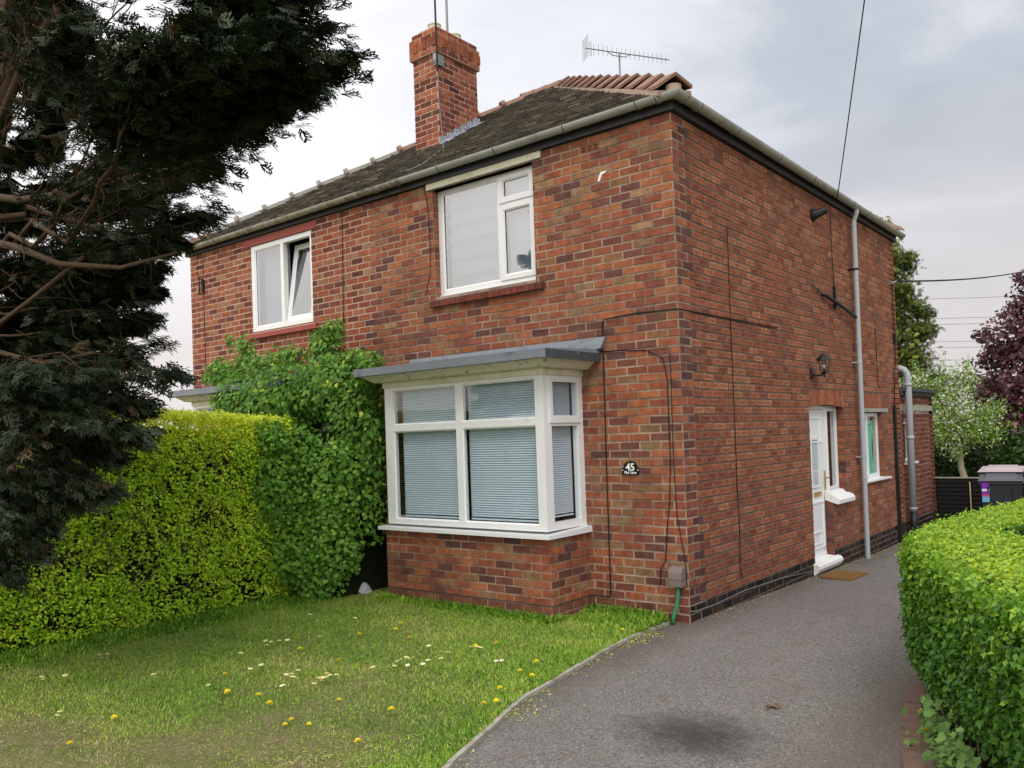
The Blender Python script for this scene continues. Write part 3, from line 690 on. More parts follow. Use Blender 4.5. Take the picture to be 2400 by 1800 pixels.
# --- bay windows
def bay(px, mirror=False, blinds=True):
    """px maps local x (as on the right half) to world"""
    X = (lambda x: x) if not mirror else (lambda x: -W-x)
    bay = part_empty('bay_window', house); y0 = -.66
    def B(mb, a, b, *r): mb.box(X(a), X(b), *r)
    mb = MB(); xl, xr = -3.31, -1.075
    B(mb, xl, xr, y0, 0, -.1, .79)
    U = (1, 0, 0)
    def cl(n, k, u, z):
        if z < .165: return (2, (0, 1))
        r = random.random(); return (1, (0, .22)) if r < .22 else ((1, (.3, .78)) if r < .85 else (1, (.78, 1)))
    ox, oe = min(X(xl), X(xr)), max(X(xl), X(xr))
    bricks(mb, (ox, y0, 0), U, (0, -1, 0), -1, 10, 0, oe-ox+.005, (), classes=cl, phase=oe-ox)
    bricks(mb, (oe, y0, 0), (0, 1, 0), (1, 0, 0), -1, 10, 0, -y0, (), classes=cl)
    bricks(mb, (ox, 0, 0), (0, -1, 0), (-1, 0, 0), -1, 10, 0, -y0, (), classes=cl, phase=.05)
    mb.box(ox-.004, oe+.008, y0-.0085, y0, .163, .172, 3); mb.box(oe, oe+.0085, y0, 0, .163, .172, 3)
    mb.build('dwarf_wall', [MORT, FRONT, PLB, JOINT], bay)
    mb = MB()   # frame
    fl, fr_ = -3.275, -1.095
    for (a, b, c, d) in ((fl, -3.15, .86, 2.345), (-1.195, fr_, .86, 2.345), (-2.22, -2.14, .86, 2.345)): B(mb, a, b, y0, y0+.07, c, d)
    for (c, d) in ((.86, .915), (2.315, 2.345), (1.868, 1.935)):
        B(mb, -3.15, -2.22, y0+.002, y0+.07, c, d); B(mb, -2.14, -1.195, y0+.002, y0+.07, c, d)
    for (a, b) in ((-3.15, -2.22), (-2.14, -1.195)):
        for (c, d) in ((.915, 1.868), (1.935, 2.315)):
            bead_y(mb, min(X(a), X(b)), max(X(a), X(b)), c, d, y0+.004, .016, .014)
    for (xa, xb) in ((fr_-.07, fr_), (fl, fl+.07)):
        for (a, b, c, d) in ((-.585, -.54, .86, 2.345), (-.09, -.0, .86, 2.345)): B(mb, xa, xb, a, b, c, d)
        B(mb, xa, xb, y0+.07, -.585, .86, 2.345)
        for (c, d) in ((.86, .935), (1.855, 1.9), (2.315, 2.345)): B(mb, xa+.002, xb-.002, -.54, -.09, c, d)
        # raised opening sash on the top light
        xo = xb if xa > -2 else xa-.014
        for (a, b, c, d) in ((-.575, -.525, 1.885, 2.33), (-.11, -.06, 1.885, 2.33), (-.525, -.11, 1.885, 1.955), (-.525, -.11, 2.28, 2.33)): B(mb, xo, xo+.014, a, b, c, d)
    mb.build('frame', [PVC], bay)
    for (a, b) in ((-3.15, -2.22), (-2.14, -1.195)):
        for (c, d) in ((.915, 1.868), (1.935, 2.315)):
            xa, xb = sorted((X(a), X(b))); pane_y(xa, xb, c, d, y0+.02, GLASS, bay)
    for xx in (fr_-.03, fl+.03):
        for (c, d) in ((.935, 1.855), (1.9, 2.315)):
            mb = MB(); q = X(xx); e1, e2 = (-.54, -.09) if q > (X(fl)+X(fr_))/2 else (-.09, -.54); mb.quad((q, e1, c), (q, e2, c), (q, e2, d), (q, e1, d)); mb.build('pane', [GLASS], bay, fix=False)
    if blinds:
        for (a, b, c) in ((-3.10, -2.22, .965), (-2.13, -1.2, .965)):
            mb = MB(); z = c
            B(mb, a+.01, b-.01, y0+.085, y0+.105, c-.03, c-.012)
            while z < 2.30:
                th = .0235; yy = y0+.085
                p, q = X(a+.01), X(b-.01)
                for (o0, h0), (o1, h1) in zip(((.014, -.001), (.0, .006), (.003, .014)), ((.0, .006), (.003, .014), (.018, .0225))): mb.quad((p, yy+o0, z+h0), (q, yy+o0, z+h0), (q, yy+o1, z+h1), (p, yy+o1, z+h1))
                z += th
            for u in (.15, .5, .85): B(mb, a+(b-a)*u, a+(b-a)*u+.003, y0+.082, y0+.083, c-.02, 2.32)
            mb.build('blind', [BLIND], bay, fix=False)
        mb = MB(); z = 1.0; xx = X(fr_-.085); sg = -1 if not mirror else 1
        mb.box(xx, xx+sg*.02, -.53, -.1, .97, .985)
        while z < 2.30:
            mb.quad((xx, -.53, z), (xx, -.10, z), (xx+sg*.006, -.10, z+.0125), (xx+sg*.006, -.53, z+.0125)); mb.quad((xx+sg*.006, -.53, z+.0125), (xx+sg*.006, -.1, z+.0125), (xx+sg*.018, -.1, z+.0245), (xx+sg*.018, -.53, z+.0245)); z += .0218
        mb.build('blind', [BLIND], bay, fix=False)
    mb = MB()   # projecting sill
    a, b = min(X(-3.365), X(-1.03)), max(X(-3.365), X(-1.03))
    mb.hexa([(a, -.735, .797), (b, -.735, .797), (b, -.0, .797), (a, -.0, .797), (a, -.735, .832), (b, -.735, .832), (b, -.0, .86), (a, -.0, .86)])
    mb.build('sill', [PVC], bay)
    mb = MB()   # frieze board and crown moulding
    B(mb, -3.29, -1.08, -.675, 0, 2.345, 2.405)
    B(mb, -3.32, -1.05, -.70, 0, 2.405, 2.41)
    def ringp(e0, e1, z0_, z1_):
        a0, b0 = min(X(-3.29-e0), X(-1.08+e0)), max(X(-3.29-e0), X(-1.08+e0)); a1, b1 = min(X(-3.29-e1), X(-1.08+e1)), max(X(-3.29-e1), X(-1.08+e1))
        c0, c1 = -.675-e0, -.675-e1
        mb.hexa([(a0, c0, z0_), (b0, c0, z0_), (b0, 0, z0_), (a0, 0, z0_), (a1, c1, z1_), (b1, c1, z1_), (b1, 0, z1_), (a1, 0, z1_)], 1)
    ringp(.07, .11, 2.41, 2.445); ringp(.115, .16, 2.445, 2.478)
    mb.build('cornice', [CREAM, CREAM2], bay)
    mb = MB()   # flat felt roof with upstand against the wall
    a, b = min(X(-3.49), X(-.868)), max(X(-3.49), X(-.868))
    mb.hexa([(a, -.91, 2.478), (b, -.91, 2.478), (b, 0, 2.478), (a, 0, 2.478), (a, -.91, 2.56), (b, -.91, 2.56), (b, 0, 2.60), (a, 0, 2.60)], 0)
    mb.box(b, b+.006, -.905, -.0, 2.47, 2.556, 1)
    mb.hexa([(a-.02, -.06, 2.60), (b+.04, -.06, 2.60), (b+.04, -.001, 2.60), (a-.02, -.001, 2.60), (a-.02, -.02, 2.715), (b+.08, -.02, 2.715), (b+.08, -.008, 2.715), (a-.02, -.008, 2.715)], 0)
    mb.build('flat_roof', [LEAD, LEADD], bay)
    return bay
bay(0); bay(0, True, False)

# --- side door
door = part_empty('entrance_door', house)
mb = MB(); x = -.1
def fx(mb, y0, y1, z0, z1, xo, w, d=.07, m=0):
    for (a, b, c, e_) in ((y0, y0+w, z0, z1), (y1-w, y1, z0, z1)): mb.box(xo-d, xo, a, b, c, e_, m)
    for (c, e_) in ((z0, z0+w), (z1-w, z1)): mb.box(xo-d, xo-.001, y0+w, y1-w, c, e_, m)
fx(mb, 3.33, 4.2, .08, 2.03, x, .05); fx(mb, 4.19, 4.675, .88, 2.03, x-.0015, .055); mb.box(x-.05, x-.01, 4.08, 4.2, .0, .88)
fx(mb, 4.235, 4.63, .93, 1.985, x+.008, .028, .03)
mb.build('frame', [PVC], door)
mb = MB(); mb.box(x-.05, x-.008, 3.385, 4.145, .12, 1.975)
for (a, b, c, d_) in ((3.5, 4.03, 1.55, 1.88), (3.5, 4.03, .2, .8), (3.6, 3.93, .25, .42)):
    fx(mb, a, b, c, d_, x+.004, .022, .012)
fx(mb, 3.62, 3.92, .98, 1.62, x+.006, .03, .012)
mb.build('door_leaf', [PVC], door)
pane_x(3.65, 3.89, 1.01, 1.59, x, GLASS, door)
pane_x(4.26, 4.60, .955, 1.96, x-.024, GLASS, door)
mb = MB(); mb.box(x-.008, x+.006, 4.09, 4.12, .93, 1.18); mb.tube([(x, 4.105, 1.09), (x+.05, 4.105, 1.09), (x+.055, 4.0, 1.09)], .009, 8); mb.build('handle', [BRASS], door)
mb = MB(); mb.box(x-.006, x+.002, 3.70, 3.96, .86, .92); mb.build('letter_plate', [BRASS], door)
mb = MB(); mb.prism([(-.1, .80), (.06, .745), (.085, .75), (.09, .80), (.06, .835), (-.02, .87), (-.05, .905), (-.1, .91)], 4.07, 4.73, 'y'); mb.build('sill', [STONE], door)
mb = MB(); mb.prism([(-.1, -.05), (.02, -.05), (.055, -.02), (.075, .02), (.07, .055), (.04, .08), (-.1, .095)], 3.26, 4.16, 'y'); mb.build('doorstep', [STONE], door)
mb = MB(); mb.box(-.36, -.35, 4.1, 5.0, 0, 2.1); mb.build('hall_partition', [M('hall_wallpaper', (.30, .29, .2), .9)], door)

# --- kitchen window (side)
w3 = part_empty('window', house); x = -.075
mb = MB(); fx(mb, 5.43, 6.525, .97, 1.935, x, .05); mb.box(x-.07, x-.001, 5.93, 5.98, 1.02, 1.885)
fx(mb, 5.47, 5.955, 1.005, 1.90, x+.014, .045, .05)
fx(mb, 5.97, 6.49, 1.005, 1.9, x+.003, .02, .03); mb.build('frame', [PVC], w3)
for a, b in ((5.5, 5.92), (5.98, 6.48)):
    pane_x(a, b, 1.02, 1.885, x-.014, GLASS, w3)
mb = MB(); mb.hexa([(-.1, 5.36, .93), (.055, 5.36, .93), (.055, 6.72, .93), (-.1, 6.72, .93), (-.1, 5.36, .97), (.055, 5.36, .952), (.055, 6.72, .952), (-.1, 6.72, .97)]); mb.build('sill', [PVC], w3)
mb = MB(); mb.box(-.2, .006, 5.38, 6.84, 1.945, 2.0); mb.build('lintel', [CONC], w3)
def curtain_x(y0, y1, z0, z1, xx, parent, mat):
    mb = MB(); n = 14
    for i in range(n):
        a, b = y0+(y1-y0)*i/n, y0+(y1-y0)*(i+1)/n; o0, o1 = .02*(i % 2), .02*((i+1) % 2)
        for j in range(6):
            c, d = z0+(z1-z0)*j/6, z0+(z1-z0)*(j+1)/6
            s0 = 1-.2*math.sin(math.pi*j/6)**2; s1 = 1-.2*math.sin(math.pi*(j+1)/6)**2
            f = lambda v, s: y0+(v-y0)*s
            mb.quad((xx+o0, f(a, s0), c), (xx+o1, f(b, s0), c), (xx+o1, f(b, s1), d), (xx+o0, f(a, s1), d))
    mb.build('curtain', [mat], parent, fix=False)
curtain_x(5.5, 5.92, 1.02, 1.88, -.13, w3, GREENC); curtain_x(6.0, 6.40, 1.02, 1.82, -.13, w3, GREENC)

# --- rear extension
ext = part_empty('rear_extension', house)
mb = MB(); EW = (7.72, 8.3, 1.12, 1.80); EY = 9.76
slab(mb, 'x', -.25, 0, D+.005, EY, -.3, 2.28, [EW]); mb.box(-3, 0, EY-.25, EY, -.3, 2.28)
bricks(mb, (0, D, 0), (0, 1, 0), (1, 0, 0), -3, 28, .01, EY-D, [(EW[0]-D, EW[1]-D, EW[2], EW[3]), (0, 3, 1.965, 2.06)], classes=lambda n, k, u, z: (2, (0, .8)) if z < .15 else (1, (0, 1.) if z > 2. else ((0, .35) if z > 1.78 else (.1, 1))))
mb.build('wall', [MORT, EXTB, BLACKB], ext)
mb = MB(); mb.box(.001, .007, D+.01, EY+.005, 1.965, 2.06); mb.build('concrete_band', [CONC], ext)
mb = MB(); mb.hexa([(-3, D+.01, 2.30), (.1, D+.01, 2.285), (.1, EY+.12, 2.285), (-3, EY+.12, 2.30), (-3, D+.01, 2.37), (.1, D+.01, 2.345), (.1, EY+.12, 2.345), (-3, EY+.12, 2.37)])
mb.box(.02, .05, D+.01, EY+.05, 2.22, 2.285); mb.build('flat_roof', [LEADD], ext)
we = part_empty('window', ext)
for nm, f in (('frame', lambda mb: fx(mb, 7.73, 8.29, 1.13, 1.79, -.04, .04)), ('sill', lambda mb: mb.box(-.05, .05, 7.68, 8.42, 1.08, 1.115)), ('pane', lambda mb: mb.quad((-.064, 7.77, 1.17), (-.064, 8.25, 1.17), (-.064, 8.25, 1.75), (-.064, 7.77, 1.75)))):
    mb = MB(); f(mb); mb.build('window_'+nm if nm != 'pane' else 'pane', [PVC if nm != 'pane' else GLASS], ext, fix=nm != 'pane')
bpy.data.objects.remove(we)

# ------------------------------------------------------------------ fixtures on the house
def cable(pts, label, r=.0045, mat=CABLE, name='cable', cat='cable', group=None):
    mb = MB(); mb.tube(pts, r, 6); o = mb.build(name, [mat], None, smooth=True); tag(o, label, cat, group); return o
F = -.012
cable([(0.012, 2.4, 2.905), (.012, .5, 2.892), (.012, -.012, 2.89), (-.47, F, 2.904), (-.79, F, 2.885), (-.822, F, 2.85), (-.825, F, 2.2), (-.833, F, 1.498), (-.838, F, .2), (-.85, F, .168), (-1.06, F, .165)], 'thick black cable dropping beside the bay window after crossing from the side wall', .006)
cable([(-.86, F, 2.575), (-.345, F, 2.541), (-.176, F, 2.457), (-.133, F, 2.252), (-.134, F, 1.492), (-.16, F, 1.1), (-.19, F, .9), (-.225, F, .56), (-.279, F, .467), (-.289, F, .33)], 'black cable looping from the bay roof down towards the brown meter box')
cable([(-.84, F-.004, 2.57), (-.11, F-.004, 2.556), (-.100, F-.004, 2.5), (-.094, F, 2.321), (-.102, F, 1.677), (-.098, F, 1.3), (-.085, F, .97), (-.033, F, .641), (-.014, F, .48), (-.02, F, .358), (.014, .02, .33), (.014, .4, .33)], 'thin black cable running down the brickwork closest to the house corner', .0035)
cable([(.012, 1.13, 3.85), (.012, 1.112, 2.9), (.012, 1.12, 2.0), (.012, 1.112, 1.2), (.012, 1.13, .73), (.012, 1.108, .34), (.012, 1.15, .24)], 'black cable running straight down the side wall near the front corner', .0045)
cable([(.03, -.03, .12), (.016, .1, .10), (.014, .5, .09), (.016, 1.2, .11), (.014, 2.2, .08), (.014, 3.1, .02)], 'loose dark cable sagging along the black plinth of the side wall', .005, GREYC)
cable([(-4.668, F, 4.72), (-4.69, F, 3.8), (-4.708, F, 2.9)], 'black cable running down the front wall between the two upper windows', .0045)
cable([(-3.198, F, 4.70), (-3.15, F, 4.5), (-3.129, F, 4.07), (-3.14, F, 3.7), (-3.216, F, 3.46)], 'short black cable hanging beside the left edge of the right upper window', .004)
cable([(-7.86, F, 4.70), (-7.934, F, 4.6), (-7.934, F, 4.25), (-7.93, F, 2.6)], 'black cable running down the far left end of the front wall', .0045)
cable([(.015, 4.42, 4.72), (.015, 4.42, 4.1), (.02, 4.43, 3.6)], 'thin cable hanging down the side wall just left of the downpipe', .005, TWIGD)
cable([(.012, 6.3, 3.2), (.012, 6.32, 2.9), (.012, 6.32, 2.4), (.02, 6.36, 2.3)], 'thin black cable on the side wall above the kitchen window', .005)
cable([(.03, 7.3, 4.0), (.03, 7.3, 3.2), (.03, 7.32, 2.75), (.03, 7.2, 2.6), (.03, 7.12, 2.05)], 'black cable running down the rear edge of the side wall', .009)
mb = MB(); mb.box(0.01, .05, 7.28, 7.34, 3.05, 3.2); o = mb.build('cable_joint_box', [BLACK]); tag(o, 'small black joint box on the cable at the rear edge of the side wall', 'joint box')
mb = MB(); mb.box(.01, .04, 4.415, 4.455, 3.32, 3.62); o = mb.build('cable_joint_box', [BLACK]); tag(o, 'narrow black joint box high on the side wall left of the downpipe', 'joint box')
o = MB(); o.tube([(-8.03, -.02, 4.1), (-7.98, -.05, 4.3), (-8.0, -.06, 4.42)], .008, 6); o.tube([(-7.99, -.04, 4.33), (-7.93, -.03, 4.31)], .012, 6); o.tube([(-7.985, -.05, 4.33), (-7.975, -.06, 4.12), (-7.99, -.07, 4.09)], .008, 6); o.box(-7.955, -7.915, -.035, 0, 4.13, 4.31)
tag(o.build('cable_bracket', [BLACK]), 'rusty hook bracket with small black box at the far left of the front wall', 'bracket')
mb = MB(); mb.box(0, .05, 7.2, 7.28, 3.98, 4.04); mb.tube([(.05, 7.24, 4.0), (.1, 7.28, 4.03)], .012, 6); tag(mb.build('cable_hook', [METAL]), 'pale metal hook holding the cable that leaves the rear corner of the house', 'bracket')
mb = MB(); mb.tube([(.03, 3.55, 3.56), (.03, 3.58, 3.52), (.03, 3.82, 3.5)], .008, 6); mb.box(.0, .03, 3.8, 3.84, 3.48, 3.53); tag(mb.build('wall_hook', [TWIG]), 'rusty thin hook on the side wall left of the black waste pipe', 'bracket')
# hanging wires in the air
def sag(a, b, n, s): return [Vector(a).lerp(Vector(b), i/n) - Vector((0, 0, s*4*(i/n)*(1-i/n))) for i in range(n+1)]
cable(sag((.15, 4.3, 4.74), (4.4, -5.6, 9.3), 24, .12), 'overhead telephone wire rising steeply from the side gutter out of the top of the picture', .0065, CABLE, 'overhead_wire', 'wire')
cable(sag((.1, 7.28, 4.03), (.75, 34, 8.6), 24, .35), 'overhead cable running off the rear corner past the golden conifer to the right', .016, CABLE, 'overhead_wire', 'wire')
for i, (z, dz_) in enumerate(((17.9, -1.5), (15.2, -1.2), (14.4, -1.2), (12.0, -.8), (11.2, -.8), (9.4, -.3), (8.6, -.2), (6.6, -.1))):
    cable(sag((-32, 112, z+1), (9, 122, z+dz_), 10, .3), 'faint distant power line, one of a bundle between the conifer and the purple maple', .035, GREYC, 'power_line', 'power line', 'distant power lines')

# lantern
lan = empty('wall_lantern', (.0, 3.32, 2.42), 'black carriage style wall lantern with glass sides above the white door', 'lantern')
mb = MB(); cy, cz = 3.34, 2.42; x = 0.0
mb.tube([(.0, cy+.1, cz-.03), (.022, cy+.1, cz-.03)], .045, 10); mb.tube([(.0, cy+.1, cz+.03), (.02, cy+.1, cz+.03)], .045, 10)
mb.tube([(.015, cy+.1, cz-.01), (.06, cy+.11, cz-.03), (.11, cy+.115, cz-.03), (.16, cy+.12, cz-.015)], .012, 8); mb.build('bracket', [BLACK], lan, smooth=True)
lx, ly = .165, cy+.12
mb = MB(); mb.tube([(lx, ly, cz-.06), (lx, ly, cz-.04), (lx, ly, cz-.015), (lx, ly, cz), (lx, ly, cz+.01)], [.008, .014, .012, .045, .05], 6)
for i in range(6):
    w = math.pi/3*i; mb.tube([(lx+.045*math.cos(w), ly+.045*math.sin(w), cz+.005), (lx+.07*math.cos(w), ly+.07*math.sin(w), cz+.16)], .004, 4)
mb.build('cage', [BLACK], lan)
mb = MB(); mb.tube([(lx, ly, cz+.155), (lx, ly, cz+.165), (lx, ly, cz+.2), (lx, ly, cz+.215), (lx, ly, cz+.235), (lx, ly, cz+.245)], [.105, .1, .055, .04, .02, .006], 6); mb.build('cap', [BLACK], lan)
mb = MB(); mb.tube([(lx, ly, cz+.008), (lx, ly, cz+.155)], .042, 6, r1=.066, cap=False); mb.build('glass', [GLASS], lan)
mb = MB(); mb.tube([(lx, ly, cz+.01), (lx, ly, cz+.05)], .01, 8); mb.tube([(lx, ly, cz+.05), (lx, ly, cz+.07), (lx, ly, cz+.09), (lx, ly, cz+.1)], [.01, .022, .018, .004], 8, 1); mb.build('bulb', [BLACK, SIGNW], lan)

# plaque
pl = empty('house_number_plaque', (-.56, -.01, 1.36), 'black arched house number plaque with white lettering right of the bay window', 'plaque')
mb = MB(); cxp = -.562; pts = [(cxp-.092, 1.362), (cxp+.092, 1.362), (cxp+.092, 1.43)] + [(cxp+.072*math.cos(w), 1.434+.06*math.sin(w)) for w in [math.pi*i/14 for i in range(15)]] + [(cxp-.092, 1.43)]
mb.prism(pts, -.018, -.008, 'y'); mb.build('plate', [SIGNB], pl)
def text(s, loc, size, mat, name, parent, extr=.0008, rot=(R(90), 0, 0), bold=0.):
    cu = bpy.data.curves.new(name, 'FONT'); cu.body = s; cu.size = size; cu.extrude = extr; cu.align_x = 'CENTER'; cu.offset = bold
    o = bpy.data.objects.new(name, cu); COL.objects.link(o)
    dg = bpy.context.evaluated_depsgraph_get(); dg.update()
    me = bpy.data.meshes.new_from_object(o.evaluated_get(dg)); bpy.data.objects.remove(o)
    me.materials.clear(); me.materials.append(mat)
    me.transform(Matrix.Translation(loc) @ Matrix.Rotation(rot[2], 4, 'Z') @ Matrix.Rotation(rot[0], 4, 'X'))
    return link(bpy.data.objects.new(name, me), parent)
text('45', (cxp, -.0195, 1.403), .098, SIGNW, 'number', pl, bold=.0022); text('Flat Lane', (cxp, -.0195, 1.372), .037, SIGNW, 'street_name', pl, bold=.0006)
for sx in (-1, 1):
    mb = MB(); mb.tube([(cxp+sx*.085, -.021, 1.408), (cxp+sx*.085, -.018, 1.408)], .006, 8); mb.build('screw_cap', [SIGNW], pl)
# white filler patch on the wall
mb = MB(); mb.poly([(-.815, -.009, 4.245), (-.80, -.009, 4.30), (-.775, -.009, 4.335), (-.70, -.009, 4.335), (-.72, -.009, 4.32), (-.765, -.009, 4.305), (-.79, -.009, 4.25)]); tag(mb.build('filler_patch', [PATCH]), 'small white filler patch on the brickwork right of the upper window', 'wall patch')
# meter box + green conduit
mtb = empty('meter_box', (-.085, 0, .34), 'brown plastic meter box with rounded top at the foot of the front wall', 'meter box')
mb = MB(); pr_ = [(-.006, .345), (-.10, .345), (-.105, .40), (-.10, .47), (-.085, .50), (-.055, .518), (-.006, .524)]
mb.prism([(y_, z_) for y_, z_ in pr_], -.155, -.02, 'x'); mb.build('cover', [PLASTIC], mtb)
mb = MB(); mb.box(-.157, -.018, -.107, -.0065, .408, .412); mb.build('seam', [JOINT], mtb)
mb = MB(); mb.tube([(-.082, -.05, .345), (-.085, -.052, .26), (-.10, -.065, .16), (-.125, -.085, .06), (-.13, -.09, .0)], .018, 10); tag(mb.build('green_conduit', [GREENP], None, smooth=True), 'green plastic conduit curving from the brown meter box into the grass', 'conduit')

# aerials
aer = empty('tv_aerial', (-2.75, 3.77, 6.55), 'rooftop television aerial with long toothed boom on the hip of the roof', 'aerial')
mb = MB(); mb.tube([(-2.75, 3.77, 6.5), (-2.745, 3.77, 7.43)], .014, 8); mb.build('mast', [METAL], aer)
L0, L1 = Vector((-3.02, 3.28, 7.42)), Vector((-2.25, 4.38, 7.37)); d = (L1-L0).normalized(); sd = Vector((d.y, -d.x, 0)).normalized()
mb = MB(); mb.tube([L0, L1], .008, 6); mb.tube([L0+d*.35+Vector((0, 0, -.01)), L0+d*.42+Vector((0, 0, -.05)), L0+d*.62+Vector((0, 0, -.05)), L0+d*.7+Vector((0, 0, -.01))], .006, 6); mb.build('boom', [METAL], aer)
for i in range(17):
    c = L0 + d*(.13+i*(1.2/16.5)); h = .085-.001*i
    mb = MB(); mb.tube([c-Vector((0, 0, h)), c+Vector((0, 0, h))], .0035, 5); mb.build('element', [METAL], aer)
mb = MB(); c = L0+d*.07
mb.tube([c+Vector((0, 0, .1))+d*.02, c-Vector((0, 0, .1))+d*.02, c-Vector((0, 0, .1))-d*.0, c+Vector((0, 0, .1)), c+Vector((0, 0, .1))+d*.02], .004, 5); mb.build('dipole', [METAL], aer)
mb = MB()
for k in range(5):
    s_ = -.11+.055*k; mb.tube([L0+sd*s_+Vector((0, 0, -.15)), L0+sd*s_+Vector((0, 0, .15))], .003, 4)
for k in range(7): mb.tube([L0-sd*.11+Vector((0, 0, -.15+.05*k)), L0+sd*.11+Vector((0, 0, -.15+.05*k))], .003, 4)
mb.build('reflector', [METAL], aer)
ca = empty('chimney_aerial', (-4.41, 1.56, 7.0), 'tall television aerial mast strapped to the chimney, its teeth cut by the picture top', 'aerial')
mb = MB(); mb.tube([(-4.395, 1.565, 6.95), (-4.40, 1.56, 9.0)], .014, 8); mb.build('mast', [CABLE], ca)
mb = MB(); mb.tube([(-4.40, 1.56, 8.12), (-3.1, 1.4, 8.30)], .009, 6); mb.build('boom', [METAL], ca)
for i in range(11):
    xx = -4.2+i*.1; zz = 8.145+i*.0139; mb = MB(); mb.tube([(xx, 1.535-.0125*i, zz-.12), (xx, 1.535-.0125*i, zz+.12)], .004, 4); mb.build('element', [METAL], ca)
mb = MB(); mb.box(-4.47, -4.41, 1.56, 1.585, 7.05, 7.22); mb.box(-4.42, -4.39, 1.58, 1.7, 7.05, 7.2); mb.tube([(-4.5, 1.56, 7.1), (-4.45, 1.54, 7.08), (-4.42, 1.54, 7.12)], .01, 6); mb.build('strap', [METAL], ca)
mb = MB(); mb.tube([(-4.56, 1.98, 7.6), (-4.56, 1.98, 9.0)], .018, 8); tag(mb.build('steel_mast', [METAL]), 'plain grey steel mast rising from behind the chimney top', 'mast')
cable([(-3.35, -.14, 4.9), (-3.5, .3, 5.13), (-3.9, 1.1, 5.62), (-4.35, 1.58, 5.98), (-4.41, 1.585, 6.6), (-4.41, 1.585, 7.1)], 'aerial cable looping over the tiles from the gutter to the chimney', .006, GREYC)

# ------------------------------------------------------------------ GROUND
def gz(y): return -.022*max(0., min(y-.6, 5.5))
KERB = [(-.24, -.01), (-.16, -.12), (-.172, -.42), (-.177, -.734), (-.15, -1.05), (-.107, -1.385), (-.06, -1.7), (-.007, -2.032), (.056, -2.527), (.16, -2.87), (.273, -3.191), (.43, -3.671), (.66, -4.3), (1.0, -5.1), (1.5, -6.1), (2.2, -7.2), (3.5, -8.6), (6, -10)]
mb = MB(); mb.poly([(-300, -300, -.36), (300, -300, -.36), (300, 300, -.36), (-300, 300, -.36)], 0)
tag(mb.build('ground', [SOIL], None, fix=False), kind='structure')
# tarmac drive as a strip of rows
mb = MB(); ys = [-14, -10, -7, -5, -3.5, -2, -1, 0, .6, 1.5, 3, 4.5, 6.1, 8, 12, 20]
for a, b in zip(ys, ys[1:]):
    mb.quad((-3.6 if b <= 0 else -.05, a, gz(a)), (9, a, gz(a)), (9, b, gz(b)), (-3.6 if b <= 0 else -.05, b, gz(b)), 0)
tag(mb.build('driveway', [TARMAC], None, fix=False), kind='structure')
# lawn sheet
def lawn_z(x, y):
    d = max(0., min(1., (-.15 - x)/1.2)); return .012 + .028*d
mb = MB(); rows = KERB
nx = 30
for i in range(len(rows)-1):
    (xa, ya), (xb, yb) = rows[i], rows[i+1]
    for j in range(nx):
        f0, f1 = (j/nx)**1.5, ((j+1)/nx)**1.5
        def P(xk, yk, f):
            xx = xk+(-10-xk)*f; return (xx, yk, .014+.03*min(1, f*10*.9/1.2))
        mb.quad(P(xa, ya, f0), P(xb, yb, f0), P(xb, yb, f1), P(xa, ya, f1))
mb.quad((-20, .001, .044), (-.24, .001, .044), (-.24, -.01, .044), (-10, -.01, .044)); mb.quad((-40, -30, .04), (-10, -30, .04), (-10, 20, .04), (-40, 20, .04))
tag(mb.build('lawn', [SOIL], None, fix=False), kind='structure')
mb = MB(); mb.quad((.0, 9.9, -.1), (-30, 9.9, -.1), (-30, 60, -.1), (0, 60, -.1)); mb.quad((0, 9.9, -.1), (40, 9.9, -.1), (40, 60, -.1), (0, 60, -.1)); tag(mb.build('back_garden_ground', [MOSS], None, fix=False), kind='structure')
mb = MB()
RB = [(1.95, 3.0), (1.98, 1.5), (2.0, 0), (2.04, -.6), (2.10, -1.02), (2.2, -1.64), (2.38, -2.36), (2.62, -3.0), (2.95, -3.7), (3.6, -4.6), (4.6, -5.4)]
for (xa, ya), (xb, yb) in zip(RB, RB[1:]):
    mb.quad((xa+.06, ya, .03), (xb+.06, yb, .03), (xb+6, yb, .03), (xa+6, ya, .03))
tag(mb.build('planting_bed_soil', [DIRT], None, fix=False), kind='structure')

# concrete edging strip between lawn and drive: individual lengths
kg = 'pale edging strips between lawn and drive'
KN = ['nearest the house corner', 'second from the house corner', 'third from the house corner', 'in the middle of the curve', 'just below the middle of the curve', 'nearest the bottom of the picture', 'at the very bottom of the picture']
segs = [(1, 3), (3, 5), (5, 7), (7, 9), (9, 10), (10, 11), (11, 13)]
for (i0, i1), nm in zip(segs, KN):
    mb = MB()
    for i in range(i0, i1):
        a, b = Vector((*KERB[i], 0)), Vector((*KERB[i+1], 0)); d = (b-a).normalized(); s_ = Vector((d.y, -d.x, 0))*.016
        e_ = d*.004 if i == i0 else d*0
        za, zb = Vector((0, 0, -.05)), Vector((0, 0, .026+random.uniform(-.003, .003)))
        mb.hexa([a+e_-s_+za, a+e_+s_+za, b+s_+za, b-s_+za, a+e_-s_+zb, a+e_+s_+zb, b+s_+zb, b-s_+zb])
    tag(mb.build('lawn_edging', [EDGING]), 'pale concrete lawn edging strip '+nm, 'edging', kg)
